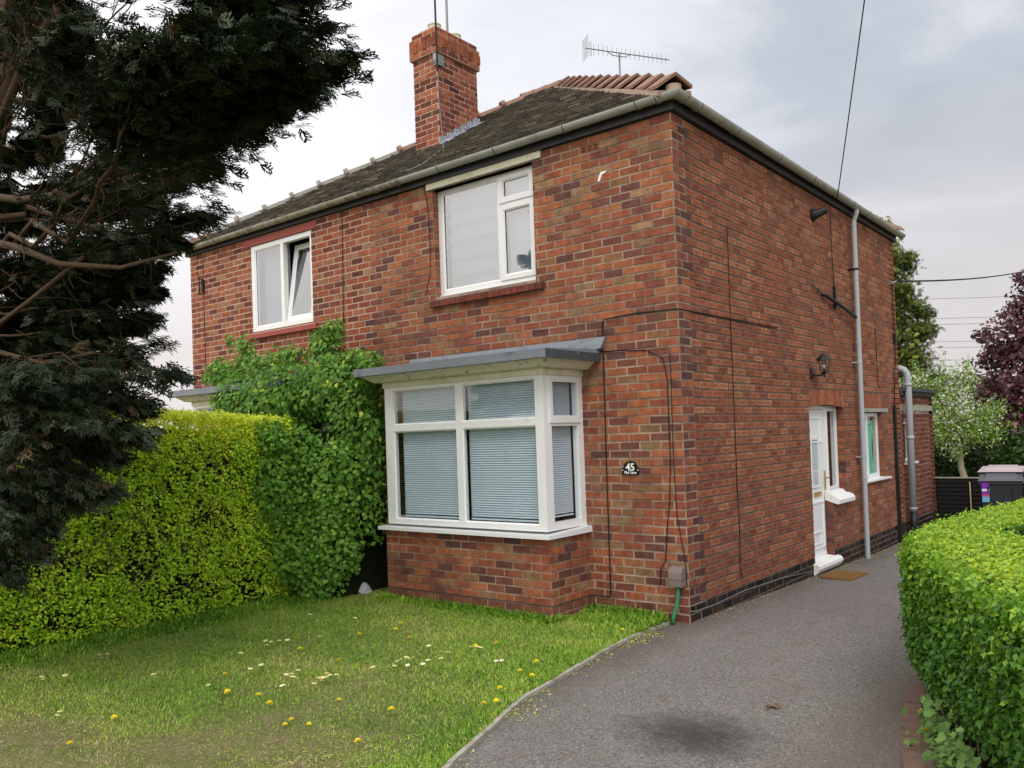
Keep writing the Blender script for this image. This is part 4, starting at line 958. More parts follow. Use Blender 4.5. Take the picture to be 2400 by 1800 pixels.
# block edging on the right
acc = 0; pts = RB; bl = []
def along(pts, s):
    for (xa, ya), (xb, yb) in zip(pts, pts[1:]):
        L = math.hypot(xb-xa, yb-ya)
        if s <= L: return Vector((xa+(xb-xa)*s/L, ya+(yb-ya)*s/L, 0)), Vector(((xb-xa)/L, (yb-ya)/L, 0))
        s -= L
    return None
s0 = 4.0; k = 0
while s0 < 8.3:
    q = along(pts, s0); q2 = along(pts, s0+.19)
    if q is None or q2 is None: break
    a, d = q; b, _ = q2; n_ = Vector((-d.y, d.x, 0))*.10; zt = Vector((0, 0, .035+random.uniform(-.004, .004))); zb = Vector((0, 0, -.05))
    mb = MB(); mb.hexa([a+zb, b+zb, b+n_+zb, a+n_+zb, a+zt, b+zt, b+n_+zt, a+n_+zt])
    o = tag(mb.build('edging_block', [EDGEB]), 'brown edging block in the row at the foot of the right hedge', 'edging block', 'edging blocks under the right hedge')
    s0 += .205; k += 1

# ------------------------------------------------------------------ GRASS
def in_lawn(x, y):
    xs = np.array([p[0] for p in KERB]); yy = np.array([p[1] for p in KERB])
    kx = np.interp(-y, -yy, xs); return x < kx-.012+.014*np.sin(y*37)*np.sin(y*13)
def vnoise(x, y, s, seed=0):
    r = np.random.default_rng(seed); a = r.uniform(0, 6.28, 8); b = r.normal(size=(8, 2))*s
    return sum(np.sin(b[i, 0]*x+b[i, 1]*y+a[i]) for i in range(8))/8
n = 430000
gx = rng.uniform(-4.6, 1.2, n); gy = rng.uniform(-5.6, 0., n)
bay_m = ((gx > -3.32) & (gx < -1.06) & (gy > -.67))
ok = in_lawn(gx, gy) & ~bay_m
bare = np.exp(-(((gx+1.75)/.75)**2+((gy+4.95)/.36)**2))*1.25 + np.exp(-(((gx+.32)/.30)**2+((gy+4.10)/.13)**2))*1.5 + np.exp(-(((gx+1.0)/.3)**2+((gy+4.45)/.2)**2))*.8
v = vnoise(gx, gy, 4., 1)*.55 + vnoise(gx, gy, 11., 2)*.35
dens = 1.12 - bare*.66 + v*.95
ok &= rng.uniform(size=n) < np.clip(dens, .05, 1)
gx, gy, bare, v = gx[ok], gy[ok], bare[ok], v[ok]; n = len(gx)
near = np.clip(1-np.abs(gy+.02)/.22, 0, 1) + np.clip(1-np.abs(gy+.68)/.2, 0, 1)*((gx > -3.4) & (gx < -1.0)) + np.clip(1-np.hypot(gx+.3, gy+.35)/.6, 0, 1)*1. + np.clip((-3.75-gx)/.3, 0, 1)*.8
h = (.021 + .016*rng.uniform(size=n) + .012*np.clip(v+.2, 0, 1))*(1+2.3*np.clip(near, 0, 1)*rng.uniform(.5, 1, n))*(1-.45*np.clip(bare, 0, 1))
ang = rng.uniform(0, 2*np.pi, n); lean = rng.uniform(.35, 1.4, n)
Y = np.stack([np.cos(ang)*np.sin(lean), np.sin(ang)*np.sin(lean), np.cos(lean)], -1)
Zn = np.stack([np.cos(ang)*np.cos(lean), np.sin(ang)*np.cos(lean), -np.sin(lean)], -1); X = np.cross(Y, Zn)
P = np.stack([gx, gy, np.full(n, .014)+.02*np.clip((-.15-gx)/1.2, 0, 1)], -1)
g = vnoise(gx, gy, 2.5, 5)
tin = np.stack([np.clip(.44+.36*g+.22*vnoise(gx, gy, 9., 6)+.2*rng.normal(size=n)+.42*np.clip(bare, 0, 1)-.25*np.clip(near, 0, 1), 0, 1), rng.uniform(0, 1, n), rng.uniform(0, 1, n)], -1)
BV = [(-.085, 0, 0), (.085, 0, 0), (-.065, .5, .04), (.065, .5, .04), (0, 1, .2)]
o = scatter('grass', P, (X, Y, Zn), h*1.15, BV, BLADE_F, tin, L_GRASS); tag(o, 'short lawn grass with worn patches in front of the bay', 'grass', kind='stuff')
# clover and broad weeds mats in the lawn
n = 16000; gx = rng.uniform(-3.4, .3, n); gy = rng.uniform(-4.8, -.7, n); c = vnoise(gx, gy, 3.2, 9)
ok = in_lawn(gx, gy) & (c > .12); gx, gy, c = gx[ok], gy[ok], c[ok]; n = len(gx)
N = unit(np.stack([rng.normal(size=n)*.5, rng.normal(size=n)*.5, np.ones(n)], -1))
P = np.stack([gx, gy, .035+rng.uniform(0, .018, n)], -1)
o = scatter('clover', P, basis(N), rng.uniform(.012, .024, n), LEAF_V, LEAF_F, np.stack([rng.uniform(0, .8, n), rng.uniform(0, 1, n), rng.uniform(0, 1, n)], -1), L_WEED); tag(o, 'low clover and weeds mixed through the lawn', 'weeds', kind='stuff')
n = 60000; gx = rng.uniform(-3.6, .5, n); gy = rng.uniform(-5.3, -1.2, n)
b_ = np.exp(-(((gx+1.75)/.85)**2+((gy+4.95)/.45)**2))*1.25 + np.exp(-(((gx+.32)/.40)**2+((gy+4.10)/.2)**2)) + np.exp(-(((gx+1.0)/.45)**2+((gy+4.45)/.3)**2)) + .10
ok = in_lawn(gx, gy) & (rng.uniform(size=n) < b_); gx, gy = gx[ok], gy[ok]; n = len(gx)
N = unit(np.stack([rng.normal(size=n)*.35, rng.normal(size=n)*.35, np.ones(n)], -1))
o = scatter('dry_litter', np.stack([gx, gy, .03+rng.uniform(0, .012, n)], -1), basis(N), rng.uniform(.012, .042, n), [(-.06, 0, 0), (.06, 0, 0), (.05, .5, .1), (-.05, .5, .1), (0, 1, .02)], [(0, 1, 2), (0, 2, 3), (3, 2, 4)], np.stack([rng.uniform(.5, 1, n), rng.uniform(0, 1, n), rng.uniform(0, 1, n)], -1), L_GRASS); tag(o, 'straw coloured dry grass litter over the worn lawn', 'dry grass', kind='stuff')
# dirt + moss along drive edge
n = 5000; i = rng.integers(2, 11, n); f = rng.uniform(0, 1, n); K = np.array(KERB)
px = K[i, 0]*(1-f)+K[i+1, 0]*f; py = K[i, 1]*(1-f)+K[i+1, 1]*f
off = rng.exponential(.07, n)*(vnoise(px, py, 9., 3) > -.1); px += off
ok = rng.uniform(size=n) < .22; px, py = px[ok], py[ok]; n = len(px)
N = unit(np.stack([rng.normal(size=n)*.6, rng.normal(size=n)*.6, np.ones(n)], -1))
o = scatter('moss_tufts', np.stack([px, py, np.full(n, .004)], -1), basis(N), rng.uniform(.01, .028, n), LEAF_V, LEAF_F, np.stack([rng.uniform(.55, 1, n), rng.uniform(0, .6, n), rng.uniform(0, 1, n)], -1), L_GRASS); tag(o, 'yellowish moss and grass creeping over the drive edge', 'moss', kind='stuff')
# flowers
def dandelion():
    r = empty('dandelion', (0, 0, 0)); mb = MB(); mb.tube([(0, 0, 0), (.003, .002, .03), (.0, .004, .055)], .0025, 5); mb.build('stem', [STEM], r, smooth=True)
    mb = MB()
    for ring, (rr, zz) in enumerate(((.021, .058), (.016, .063), (.010, .067))):
        for k in range(14):
            w = 2*math.pi*(k+ring*.5)/14; c, s_ = math.cos(w), math.sin(w); c2, s2 = -s_*.0035, c*.0035
            mb.poly([(0, 0, zz-.006), (rr*.7*c+c2, rr*.7*s_+s2, zz), (rr*c, rr*s_, zz+.002), (rr*.7*c-c2, rr*.7*s_-s2, zz)])
    mb.build('flower_head', [YEL], r, fix=False); return r
def daisy():
    r = empty('daisy', (0, 0, 0)); mb = MB(); mb.tube([(0, 0, 0), (.001, .002, .04)], .0015, 4); mb.build('stem', [STEM], r)
    mb = MB()
    for k in range(12):
        w = 2*math.pi*k/12; c, s_ = math.cos(w), math.sin(w); c2, s2 = -s_*.0025, c*.0025
        mb.poly([(0, 0, .042), (.008*c+c2, .008*s_+s2, .044), (.012*c, .012*s_, .045), (.008*c-c2, .008*s_-s2, .044)])
    mb.tube([(0, 0, .043), (0, 0, .047)], .004, 8, 1); mb.build('flower_head', [WHT, YEL], r, fix=False); return r
def copy_tree(o, parent=None):
    c = o.copy(); COL.objects.link(c); c.parent = parent
    for ch in list(o.children): copy_tree(ch, c)
    return c
DAND = [(-2.13, -2.1), (-1.65, -1.96), (-2.18, -2.7), (-1.59, -2.77), (-0.9, -2.19), (-0.86, -1.71), (-0.97, -1.88), (-2.04, -3.48), (-1.62, -3.7), (-1.4, -3.63), (-1.14, -3.72), (-0.85, -3.38), (-0.36, -3.36), (-0.74, -3.88), (-0.75, -3.82), (-0.66, -3.78), (-0.12, -3.82), (-1.78, -4.42), (-1.51, -4.81), (-0.09, -2.6), (0.04, -2.81), (0.03, -2.95), (-2.03, -1.72), (-2.18, -1.73), (-1.98, -1.81), (-0.26, -1.96), (-0.1, -2.27), (-0.24, -2.19), (-0.45, -0.1), (-0.28, -0.74), (2.33, -1.66), (2.40, -1.94)]
DAIS = [(-2.56, -2.74), (-2.54, -2.71), (-2.48, -2.82), (-2.5, -2.68), (-2.43, -2.64), (-2.27, -2.4), (-1.93, -3.34), (-1.94, -3.22), (-1.58, -3.27), (-1.51, -3.29), (-1.62, -3.15), (-1.44, -3.33), (-1.3, -3.2), (-1.28, -3.18), (-1.28, -3.14), (-1.24, -3.17), (-1.23, -3.23), (-1.21, -3.15), (-1.24, -3.09), (-1.18, -3.34), (-1.31, -3.47), (-1.11, -2.83), (-1.07, -2.69), (-1.08, -2.6), (-1.12, -2.52), (-1.07, -2.52), (-1.09, -2.57), (-0.99, -2.6), (-1.06, -2.47), (-0.9, -2.54), (-0.93, -2.44), (-0.87, -2.38), (-0.95, -2.23), (-1.26, -2.11), (-0.94, -1.97), (-0.84, -2.02), (-0.88, -1.94), (-0.85, -1.94), (-0.48, -2.18), (-0.48, -2.13), (-3.11, -4.34), (-3.02, -4.34), (-2.98, -4.21), (-2.1, -4.62), (-2.1, -4.66), (-3.4, -3.71), (-3.31, -3.82), (-3.4, -3.8), (-1.78, -3.75), (-2.38, -3.84), (-2.36, -3.15), (-3.08, -1.92), (-2.58, -1.77)]
d0 = dandelion(); s0 = daisy()
for k, (x, y) in enumerate(DAND):
    o = d0 if k == 0 else copy_tree(d0); o.location = (x, y, .012 if k not in (28, 22) else .05); o.rotation_euler = (random.uniform(-.3, .3), random.uniform(-.3, .3), random.uniform(0, 6))
    s = random.uniform(.85, 1.25); o.scale = (s, s, s)
    if k >= 30: tag(o, 'yellow dandelion growing by the brown edging under the right hedge, '+('the upper one' if k == 30 else 'the lower one'), 'dandelion')
    else: tag(o, 'single yellow dandelion flower in the lawn grass', 'dandelion', 'yellow dandelions scattered over the lawn')
for k, (x, y) in enumerate(DAIS):
    o = s0 if k == 0 else copy_tree(s0); o.location = (x, y, .012); o.rotation_euler = (random.uniform(-.2, .3), random.uniform(-.25, .25), random.uniform(0, 6))
    o.location.z = .024; s = random.uniform(1.5, 2.1); o.scale = (s, s, s); tag(o, 'tiny white daisy flower in the lawn grass', 'daisy', 'white daisies scattered over the lawn')
# dead leaf, rock, mat
mb = MB(); mb.poly([(0, 0, .01), (.03, .01, .035), (.055, .04, .02), (.03, .06, .03), (0, .05, .012)]); mb.poly([(0, 0, .01), (-.03, .02, .03), (-.04, .05, .012), (0, .05, .012)]); mb.poly([(.0, 0, .01), (-.02, -.05, .004), (.015, -.03, .02)]); mb.poly([(.03, .01, .035), (.05, -.01, .008), (.055, .04, .02)])
o = mb.build('dead_leaf', [BROWNL], None, fix=False); o.location = (1.48, -1.86, .0); tag(o, 'curled brown dead leaf lying in the middle of the drive', 'leaf')
import bmesh
def rock(name, loc, sc, label, mat):
    bm = bmesh.new(); bmesh.ops.create_icosphere(bm, subdivisions=3, radius=1)
    for v in bm.verts:
        f = 1+.16*math.sin(v.co.x*3.1+1)*math.cos(v.co.y*2.7)+.1*math.sin(v.co.z*5+v.co.x*4); v.co = Vector((v.co.x*sc[0], v.co.y*sc[1], max(-.3, v.co.z)*sc[2]))*f
    me = bpy.data.meshes.new(name); bm.to_mesh(me); bm.free(); me.materials.append(mat)
    o = bpy.data.objects.new(name, me); COL.objects.link(o); o.location = loc; return tag(o, label, 'rock')
rock('rock', (-3.80, -.62, .07), (.13, .10, .09), 'pale grey rock in the shadow between shrub and bay', ROCK)
mb = MB(); mb.hexa([(.105, 3.12, gz(3.1)+.002), (.50, 3.08, gz(3.1)+.002), (.50, 3.76, gz(3.75)+.002), (.105, 3.74, gz(3.75)+.002), (.105, 3.12, gz(3.1)+.022), (.495, 3.085, gz(3.1)+.02), (.495, 3.755, gz(3.75)+.02), (.105, 3.735, gz(3.75)+.022)])
tag(mb.build('doormat', [MATM]), 'worn brown doormat on the drive by the white step', 'doormat')
# crumbs of debris along the side plinth
n = 900; y = rng.uniform(.2, 7.4, n); x = .02+rng.exponential(.06, n); N = unit(rng.normal(size=(n, 3))+[0, 0, 1.5])
o = scatter('wall_foot_debris', np.stack([x, y, -.022*np.clip(y-.6, 0, 5.5)+.004], -1), basis(N), rng.uniform(.006, .02, n), LEAF_V, LEAF_F, np.stack([rng.uniform(.85, 1, n), rng.uniform(.3, 1, n), rng.uniform(0, 1, n)], -1), L_GRASS); tag(o, 'crumbs and dead leaves along the foot of the side wall', 'debris', kind='stuff')

# ------------------------------------------------------------------ LEFT HEDGE
hl = empty('golden_hedge', (-4.6, -3.4, 0), 'tall dense yellow-green privet hedge along the left side of the lawn', 'hedge')
HX = -4.2; HY0, HY1 = -7.0, -1.25; HH = 2.07
def hz(y): return HH + .05*np.sin(y*1.7) - .10*np.clip((-3.2-y)/2, 0, 1)
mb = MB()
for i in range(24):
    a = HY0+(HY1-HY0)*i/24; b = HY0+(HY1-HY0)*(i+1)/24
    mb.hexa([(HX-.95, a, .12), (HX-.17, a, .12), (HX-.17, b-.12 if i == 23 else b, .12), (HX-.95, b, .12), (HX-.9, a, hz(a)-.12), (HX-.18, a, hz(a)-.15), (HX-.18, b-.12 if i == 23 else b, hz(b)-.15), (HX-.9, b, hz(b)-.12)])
mb.build('shade_core', [SHADE], hl, fix=False)  # solid dark core, paints the shaded depth behind the hedge leaves
def clusters(C, per, spread, size, tintf, norm, jit=.5):
    n = len(C); Cc_ = np.repeat(C, per, 0); Nn = np.repeat(norm, per, 0)
    P = Cc_ + rng.normal(size=Cc_.shape)*spread
    N = unit(Nn + rng.normal(size=P.shape)*jit); S = rng.uniform(size[0], size[1], len(P))
    t = np.repeat(tintf, per, 0); t = np.clip(t + np.stack([rng.normal(size=len(P))*.1, rng.normal(size=len(P))*.2, rng.normal(size=len(P))*.2], -1), 0, 1)
    return P, N, S, t
n = 15000
y = rng.uniform(HY0+.4, HY1, n); z = rng.uniform(.03, 1., n)**.9*hz(y)
dep = np.abs(rng.normal(size=n))*.055; bump = .07*vnoise(y, z, 5., 21)
x = HX + bump - dep - .05*np.clip((.45-z)/.45, 0, 1)
thin = .62 + .6*vnoise(y*1.3, z*1.8, 4.5, 22) + .9*np.clip((z-1.45)/.5, 0, 1)
ok = rng.uniform(size=n) < np.clip(thin, .36, 1)
C = np.stack([x, y, z], -1)[ok]; tz = z[ok]; m = len(C)
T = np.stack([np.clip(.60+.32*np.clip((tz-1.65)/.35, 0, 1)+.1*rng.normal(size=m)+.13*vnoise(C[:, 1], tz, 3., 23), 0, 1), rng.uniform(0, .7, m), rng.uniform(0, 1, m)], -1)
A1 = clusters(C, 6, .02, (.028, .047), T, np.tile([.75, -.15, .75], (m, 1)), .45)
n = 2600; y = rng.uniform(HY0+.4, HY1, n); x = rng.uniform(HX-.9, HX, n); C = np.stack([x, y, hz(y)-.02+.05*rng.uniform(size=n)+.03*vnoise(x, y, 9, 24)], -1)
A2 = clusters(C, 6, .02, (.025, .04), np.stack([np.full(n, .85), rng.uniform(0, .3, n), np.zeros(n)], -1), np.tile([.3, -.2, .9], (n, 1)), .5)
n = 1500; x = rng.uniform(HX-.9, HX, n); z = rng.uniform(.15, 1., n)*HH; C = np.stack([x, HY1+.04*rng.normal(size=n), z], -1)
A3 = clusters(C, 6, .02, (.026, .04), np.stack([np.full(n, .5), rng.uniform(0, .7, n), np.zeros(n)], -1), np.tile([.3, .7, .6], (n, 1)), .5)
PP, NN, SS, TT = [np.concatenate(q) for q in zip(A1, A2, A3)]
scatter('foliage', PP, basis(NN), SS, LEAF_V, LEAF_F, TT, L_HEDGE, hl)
n = 1100; y = rng.uniform(HY0+.5, HY1, n); z = rng.uniform(.2, 1.75, n); x = HX-.10+rng.uniform(-.05, .04, n)
N = unit(np.stack([np.ones(n), rng.normal(size=n)*.3, rng.normal(size=n)*.3], -1))
TW_V = [(-.012, 0, 0), (.012, 0, 0), (.010, .5, .06), (-.010, .5, .06), (.004, 1, .02), (-.004, 1, .02)]; TW_F = [(0, 1, 2, 3), (3, 2, 4, 5)]
upv = np.stack([np.zeros(n), rng.normal(size=n)*.8, np.ones(n)], -1)
scatter('twigs', np.stack([x, y, z], -1), basis(N, upv), rng.uniform(.2, .5, n), TW_V, TW_F, np.zeros((n, 3)), TWIG, hl)

# ------------------------------------------------------------------ shrubs by the bay
def blob_shrub(name, base, label, cat, blobs, leafv, leaff, mat, size, n, tint, stems=6, sway=.35, upb=.4, thin=0.):
    r = empty(name, base, label, cat); mb = MB(); b = Vector(base)
    for (c, rad, w) in blobs[:stems]:
        c = Vector(c); mid = b.lerp(c, .5)+Vector((random.uniform(-.1, .1), random.uniform(-.1, .1), .1)); mb.tube([b+Vector((random.uniform(-.05, .05), random.uniform(-.05, .05), -.02)), mid, c], [.016, .011, .004], 6)
    mb.build('stems', [BARK], r, smooth=True)
    tot = sum(w for _, _, w in blobs); Ps, Ns = [], []
    for c, rad, w in blobs:
        k = int(n*w/tot); d = unit(rng.normal(size=(k, 3))); rr = rng.uniform(.0, 1., (k, 1))**(1/2.2)
        p = np.array(c) + d*rr*np.array(rad); Ps.append(p); Ns.append(unit(d*.8+[0.15, -.35, .6]))
    P = np.concatenate(Ps); N = np.concatenate(Ns)
    ok = P[:, 2] > .05; ok &= ~((P[:, 0] > -3.36) & (P[:, 1] > -.74) & (P[:, 2] < 2.9)); ok &= P[:, 1] < -.02
    P, N = P[ok], N[ok]; m = len(P)
    t = np.stack([np.clip(tint[0]+rng.normal(size=m)*tint[1]+.12*vnoise(P[:, 0], P[:, 2], 5, 3), 0, 1), rng.uniform(0, 1, m), rng.uniform(0, 1, m)], -1)
    N = unit(N+rng.normal(size=N.shape)*.45)
    scatter('foliage', P, basis(N, np.tile([0, -.3, -.5], (m, 1))), rng.uniform(size[0], size[1], m), leafv, leaff, t, mat, r); return r
BL = [((-5.8, -.7, 2.35), (.65, .35, .38), 2.6), ((-4.9, -.75, 2.35), (.8, .45, .42), 3.6), ((-4.15, -.65, 2.4), (.62, .42, .4), 3.2), ((-3.75, -.6, 2.0), (.4, .4, .5), 2), ((-6.3, -.6, 2.5), (.42, .25, .28), 1.2), ((-6.75, -.5, 2.75), (.2, .15, .13), .25), ((-6.9, -.45, 2.9), (.1, .08, .12), .08), ((-6.5, -.5, 3.2), (.07, .07, .14), .04),
      ((-6.45, -.6, 2.75), (.4, .3, .22), .7), ((-6.15, -.5, 3.05), (.16, .14, .26), .22), ((-5.6, -.55, 2.82), (.4, .3, .18), .5), ((-5.15, -.5, 2.9), (.22, .2, .16), .22), ((-4.5, -.45, 2.85), (.28, .25, .26), .5), ((-4.42, -.42, 3.12), (.2, .16, .17), .3), ((-4.62, -.45, 3.0), (.18, .16, .2), .2),
      ((-3.85, -.5, 2.72), (.3, .25, .14), .5), ((-3.62, -.55, 1.7), (.26, .35, .6), 1.2), ((-3.6, -.6, 1.1), (.2, .3, .5), .5), ((-3.58, -.6, 2.5), (.2, .25, .2), .5), ((-5.2, -.8, 2.0), (.9, .35, .5), 2)]
blob_shrub('elder_shrub', (-4.4, -.5, 0), 'tall leafy elder shrub climbing the wall between the hedge and the bay', 'shrub', BL, LEAF_V, LEAF_F, L_ELDER, (.055, .092), 16500, (.5, .2), 15)
CB = [((-4.25, -1.5, 1.35), (.24, .28, .5), 1.5), ((-4.15, -1.3, .6), (.3, .3, .4), 1.1), ((-4.3, -1.5, 1.85), (.3, .25, .25), .8), ((-4.35, -1.05, 1.6), (.42, .35, .42), 2.2), ((-4.0, -.95, 1.15), (.42, .38, .5), 2.6), ((-3.95, -.95, .6), (.42, .38, .45), 2.4), ((-4.3, -1.1, .95), (.35, .35, .6), 2), ((-3.75, -.85, 1.55), (.3, .3, .3), 1), ((-4.1, -1.0, .22), (.42, .35, .2), 1)]
blob_shrub('currant_bush', (-4.1, -.95, 0), 'currant bush with lobed bright green leaves at the house end of the hedge', 'shrub', CB, LOBE_V, LOBE_F, L_CURR, (.035, .06), 15500, (.5, .22), 6)
mb = MB(); mb.hexa([(-4.9, -.95, .05), (-3.75, -.95, .05), (-3.75, -.2, .05), (-4.9, -.2, .05), (-4.9, -.9, 1.9), (-3.95, -.85, 1.9), (-3.95, -.2, 1.9), (-4.9, -.2, 1.9)]); o = mb.build('shade_core', [SHADE], bpy.data.objects['elder_shrub'])  # added dark block, paints the shade behind elder and currant leaves
# golden shrub far left behind the neighbour bay
blob_shrub('golden_shrub', (-10.4, -.9, 0), 'yellow-leaved shrub glimpsed beyond the far left corner of the house', 'shrub', [((-10.3, -1.2, 2.2), (1.2, .8, .75), 3), ((-9.6, -1.3, 2.1), (.8, .6, .45), 2), ((-11.2, -1.2, 2.6), (.9, .6, .6), 1.5), ((-10.3, -1.2, 1.2), (1.2, .8, 1.0), 2)], LEAF_V, LEAF_F, L_GOLD, (.06, .1), 7000, (.5, .25), 4)

# ------------------------------------------------------------------ RIGHT HEDGE
hr = empty('box_hedge', (2.6, -1.0, 0), 'low clipped bright green hedge curving along the right side of the drive', 'hedge')
OUT = [(2.42, 3.6), (2.44, 1.9), (2.26, .8), (2.13, -.2), (2.12, -.9), (2.21, -1.4), (2.41, -1.9), (2.70, -2.45), (3.05, -3.08), (3.6, -3.7), (4.4, -4.2), (5.4, -4.5)]
INN = [(3.6, 3.6), (3.5, 1.9), (3.2, .9), (2.9, .25), (2.62, -.35), (2.60, -.8), (2.8, -1.1), (3.3, -1.35), (3.9, -1.7), (4.6, -2.0), (5.4, -2.3)]
RH = 1.06
def polyline(pts, n, rg):
    pts = np.array(pts, float); seg = np.linalg.norm(np.diff(pts, axis=0), axis=1); cs = np.r_[0, np.cumsum(seg)]
    s = rg.uniform(0, cs[-1], n); i = np.clip(np.searchsorted(cs, s)-1, 0, len(seg)-1); f = (s-cs[i])/seg[i]
    p = pts[i]+(pts[i+1]-pts[i])*f[:, None]; d = (pts[i+1]-pts[i])/seg[i][:, None]; return p, d
def inpoly(x, y, poly):
    poly = np.array(poly); c = np.zeros(len(x), bool); j = len(poly)-1
    for i in range(len(poly)):
        xi, yi = poly[i]; xj, yj = poly[j]
        m_ = ((yi > y) != (yj > y)) & (x < (xj-xi)*(y-yi)/(yj-yi+1e-12)+xi); c ^= m_; j = i
    return c
OUTL = OUT + INN[::-1]
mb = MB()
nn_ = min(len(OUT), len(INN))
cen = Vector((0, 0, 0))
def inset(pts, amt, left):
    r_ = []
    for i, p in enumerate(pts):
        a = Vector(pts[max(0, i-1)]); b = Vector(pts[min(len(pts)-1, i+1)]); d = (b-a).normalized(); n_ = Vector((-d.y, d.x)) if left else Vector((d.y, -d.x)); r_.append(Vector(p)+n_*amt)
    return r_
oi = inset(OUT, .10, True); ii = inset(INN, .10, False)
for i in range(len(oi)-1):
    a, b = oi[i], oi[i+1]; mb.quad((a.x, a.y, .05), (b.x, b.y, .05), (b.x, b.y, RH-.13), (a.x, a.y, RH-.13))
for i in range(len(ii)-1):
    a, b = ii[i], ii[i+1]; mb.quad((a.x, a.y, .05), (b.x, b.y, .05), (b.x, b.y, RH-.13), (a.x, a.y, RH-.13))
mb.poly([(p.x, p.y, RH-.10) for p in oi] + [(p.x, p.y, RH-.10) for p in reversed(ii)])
mb.build('shade_core', [SHADE], hr, fix=False)  # dark shell under the leaves, shade put into its colour
# top
n = 36000; x = rng.uniform(2.0, 5.2, n); y = rng.uniform(-4.5, 3.4, n); ok = inpoly(x, y, OUTL); x, y = x[ok], y[ok]; n = len(x)
pa, da_ = np.array(OUT), None
def dist_line(x, y, pts):
    d = np.full(len(x), 9.); pts = np.array(pts)
    for a, b in zip(pts, pts[1:]):
        ab = b-a; t = np.clip(((x-a[0])*ab[0]+(y-a[1])*ab[1])/(ab@ab), 0, 1); d = np.minimum(d, np.hypot(x-a[0]-t*ab[0], y-a[1]-t*ab[1]))
    return d
ed = dist_line(x, y, OUT); rnd = np.clip(ed/.16, 0, 1)
z = RH-.10*(1-np.sqrt(1-(1-rnd)**2+1e-6)) + .02*vnoise(x, y, 6, 31) + rng.normal(size=n)*.012 - .02
C = np.stack([x, y, z], -1); bare = np.exp(-((x-3.1)**2+(y+2.0)**2)/.15)
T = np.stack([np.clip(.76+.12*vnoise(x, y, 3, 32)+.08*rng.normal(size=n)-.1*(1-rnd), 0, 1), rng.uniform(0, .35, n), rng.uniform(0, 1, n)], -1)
B1 = clusters(C, 5, .014, (.020, .034), T, np.tile([-.1, -.3, .95], (n, 1)), .5)
n = 21000; p, d = polyline(OUT, n, rng); z = rng.uniform(.06, 1., n)**.85*(RH-.05)
nrm = np.stack([d[:, 1], -d[:, 0]], -1)
inn = np.abs(rng.normal(size=n))*.04 + .05*vnoise(p[:, 0]+p[:, 1], z, 6, 33) + .17*np.clip((.42-z)/.42, 0, 1) + .03*vnoise(p[:, 0]*2-p[:, 1], z*2, 7, 34)
C = np.stack([p[:, 0]-nrm[:, 0]*inn, p[:, 1]-nrm[:, 1]*inn, z], -1)
N3 = np.stack([nrm[:, 0]*.8, nrm[:, 1]*.8, np.full(n, .6)], -1)
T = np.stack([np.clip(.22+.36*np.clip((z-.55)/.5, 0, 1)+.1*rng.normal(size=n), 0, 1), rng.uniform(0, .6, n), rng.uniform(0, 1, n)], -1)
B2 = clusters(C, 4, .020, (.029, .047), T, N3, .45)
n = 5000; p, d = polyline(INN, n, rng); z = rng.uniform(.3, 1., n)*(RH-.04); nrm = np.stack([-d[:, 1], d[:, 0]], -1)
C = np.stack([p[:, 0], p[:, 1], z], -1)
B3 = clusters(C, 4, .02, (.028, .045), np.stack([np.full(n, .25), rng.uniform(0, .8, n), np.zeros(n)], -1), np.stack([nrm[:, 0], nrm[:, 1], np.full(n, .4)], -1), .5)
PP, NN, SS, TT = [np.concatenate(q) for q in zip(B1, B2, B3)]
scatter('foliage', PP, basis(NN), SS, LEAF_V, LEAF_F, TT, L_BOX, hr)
mb = MB()
for i in range(60):
    q = along([(x_, y_) for x_, y_ in OUT], 3.2+i*.09)
    if q is None: break
    a, d = q; n_ = Vector((-d.y, d.x, 0)); a = a+n_*random.uniform(.06, .2)
    mb.tube([a, a+Vector((random.uniform(-.05, .05), random.uniform(-.05, .05), .25))+n_*random.uniform(-.05, .05), a+Vector((random.uniform(-.1, .1), random.uniform(-.1, .1), .6))], [.007, .005, .002], 5)
mb.build('twigs', [TWIG], hr)
# weeds at the foot of the right hedge (maple seedlings, bramble)
wd = empty('broad_leaved_weeds', (2.55, -2.4, 0), 'broad toothed weed leaves spilling over the brown edging at bottom right', 'weeds')
n = 260; t_ = rng.uniform(0, 1, n); bx = 2.36+t_*.40+rng.normal(size=n)*.05; by = -1.75-t_*.95+rng.normal(size=n)*.07
P = np.stack([bx, by, .05+np.abs(rng.normal(size=n))*.1], -1); N = unit(np.stack([-.5+rng.normal(size=n)*.4, -.5+rng.normal(size=n)*.4, np.ones(n)], -1))
scatter('foliage', P, basis(N), rng.uniform(.02, .06, n), LOBE_V, LOBE_F, np.stack([rng.uniform(.1, 1, n), rng.uniform(0, .6, n), rng.uniform(0, 1, n)], -1), L_WEED, wd)

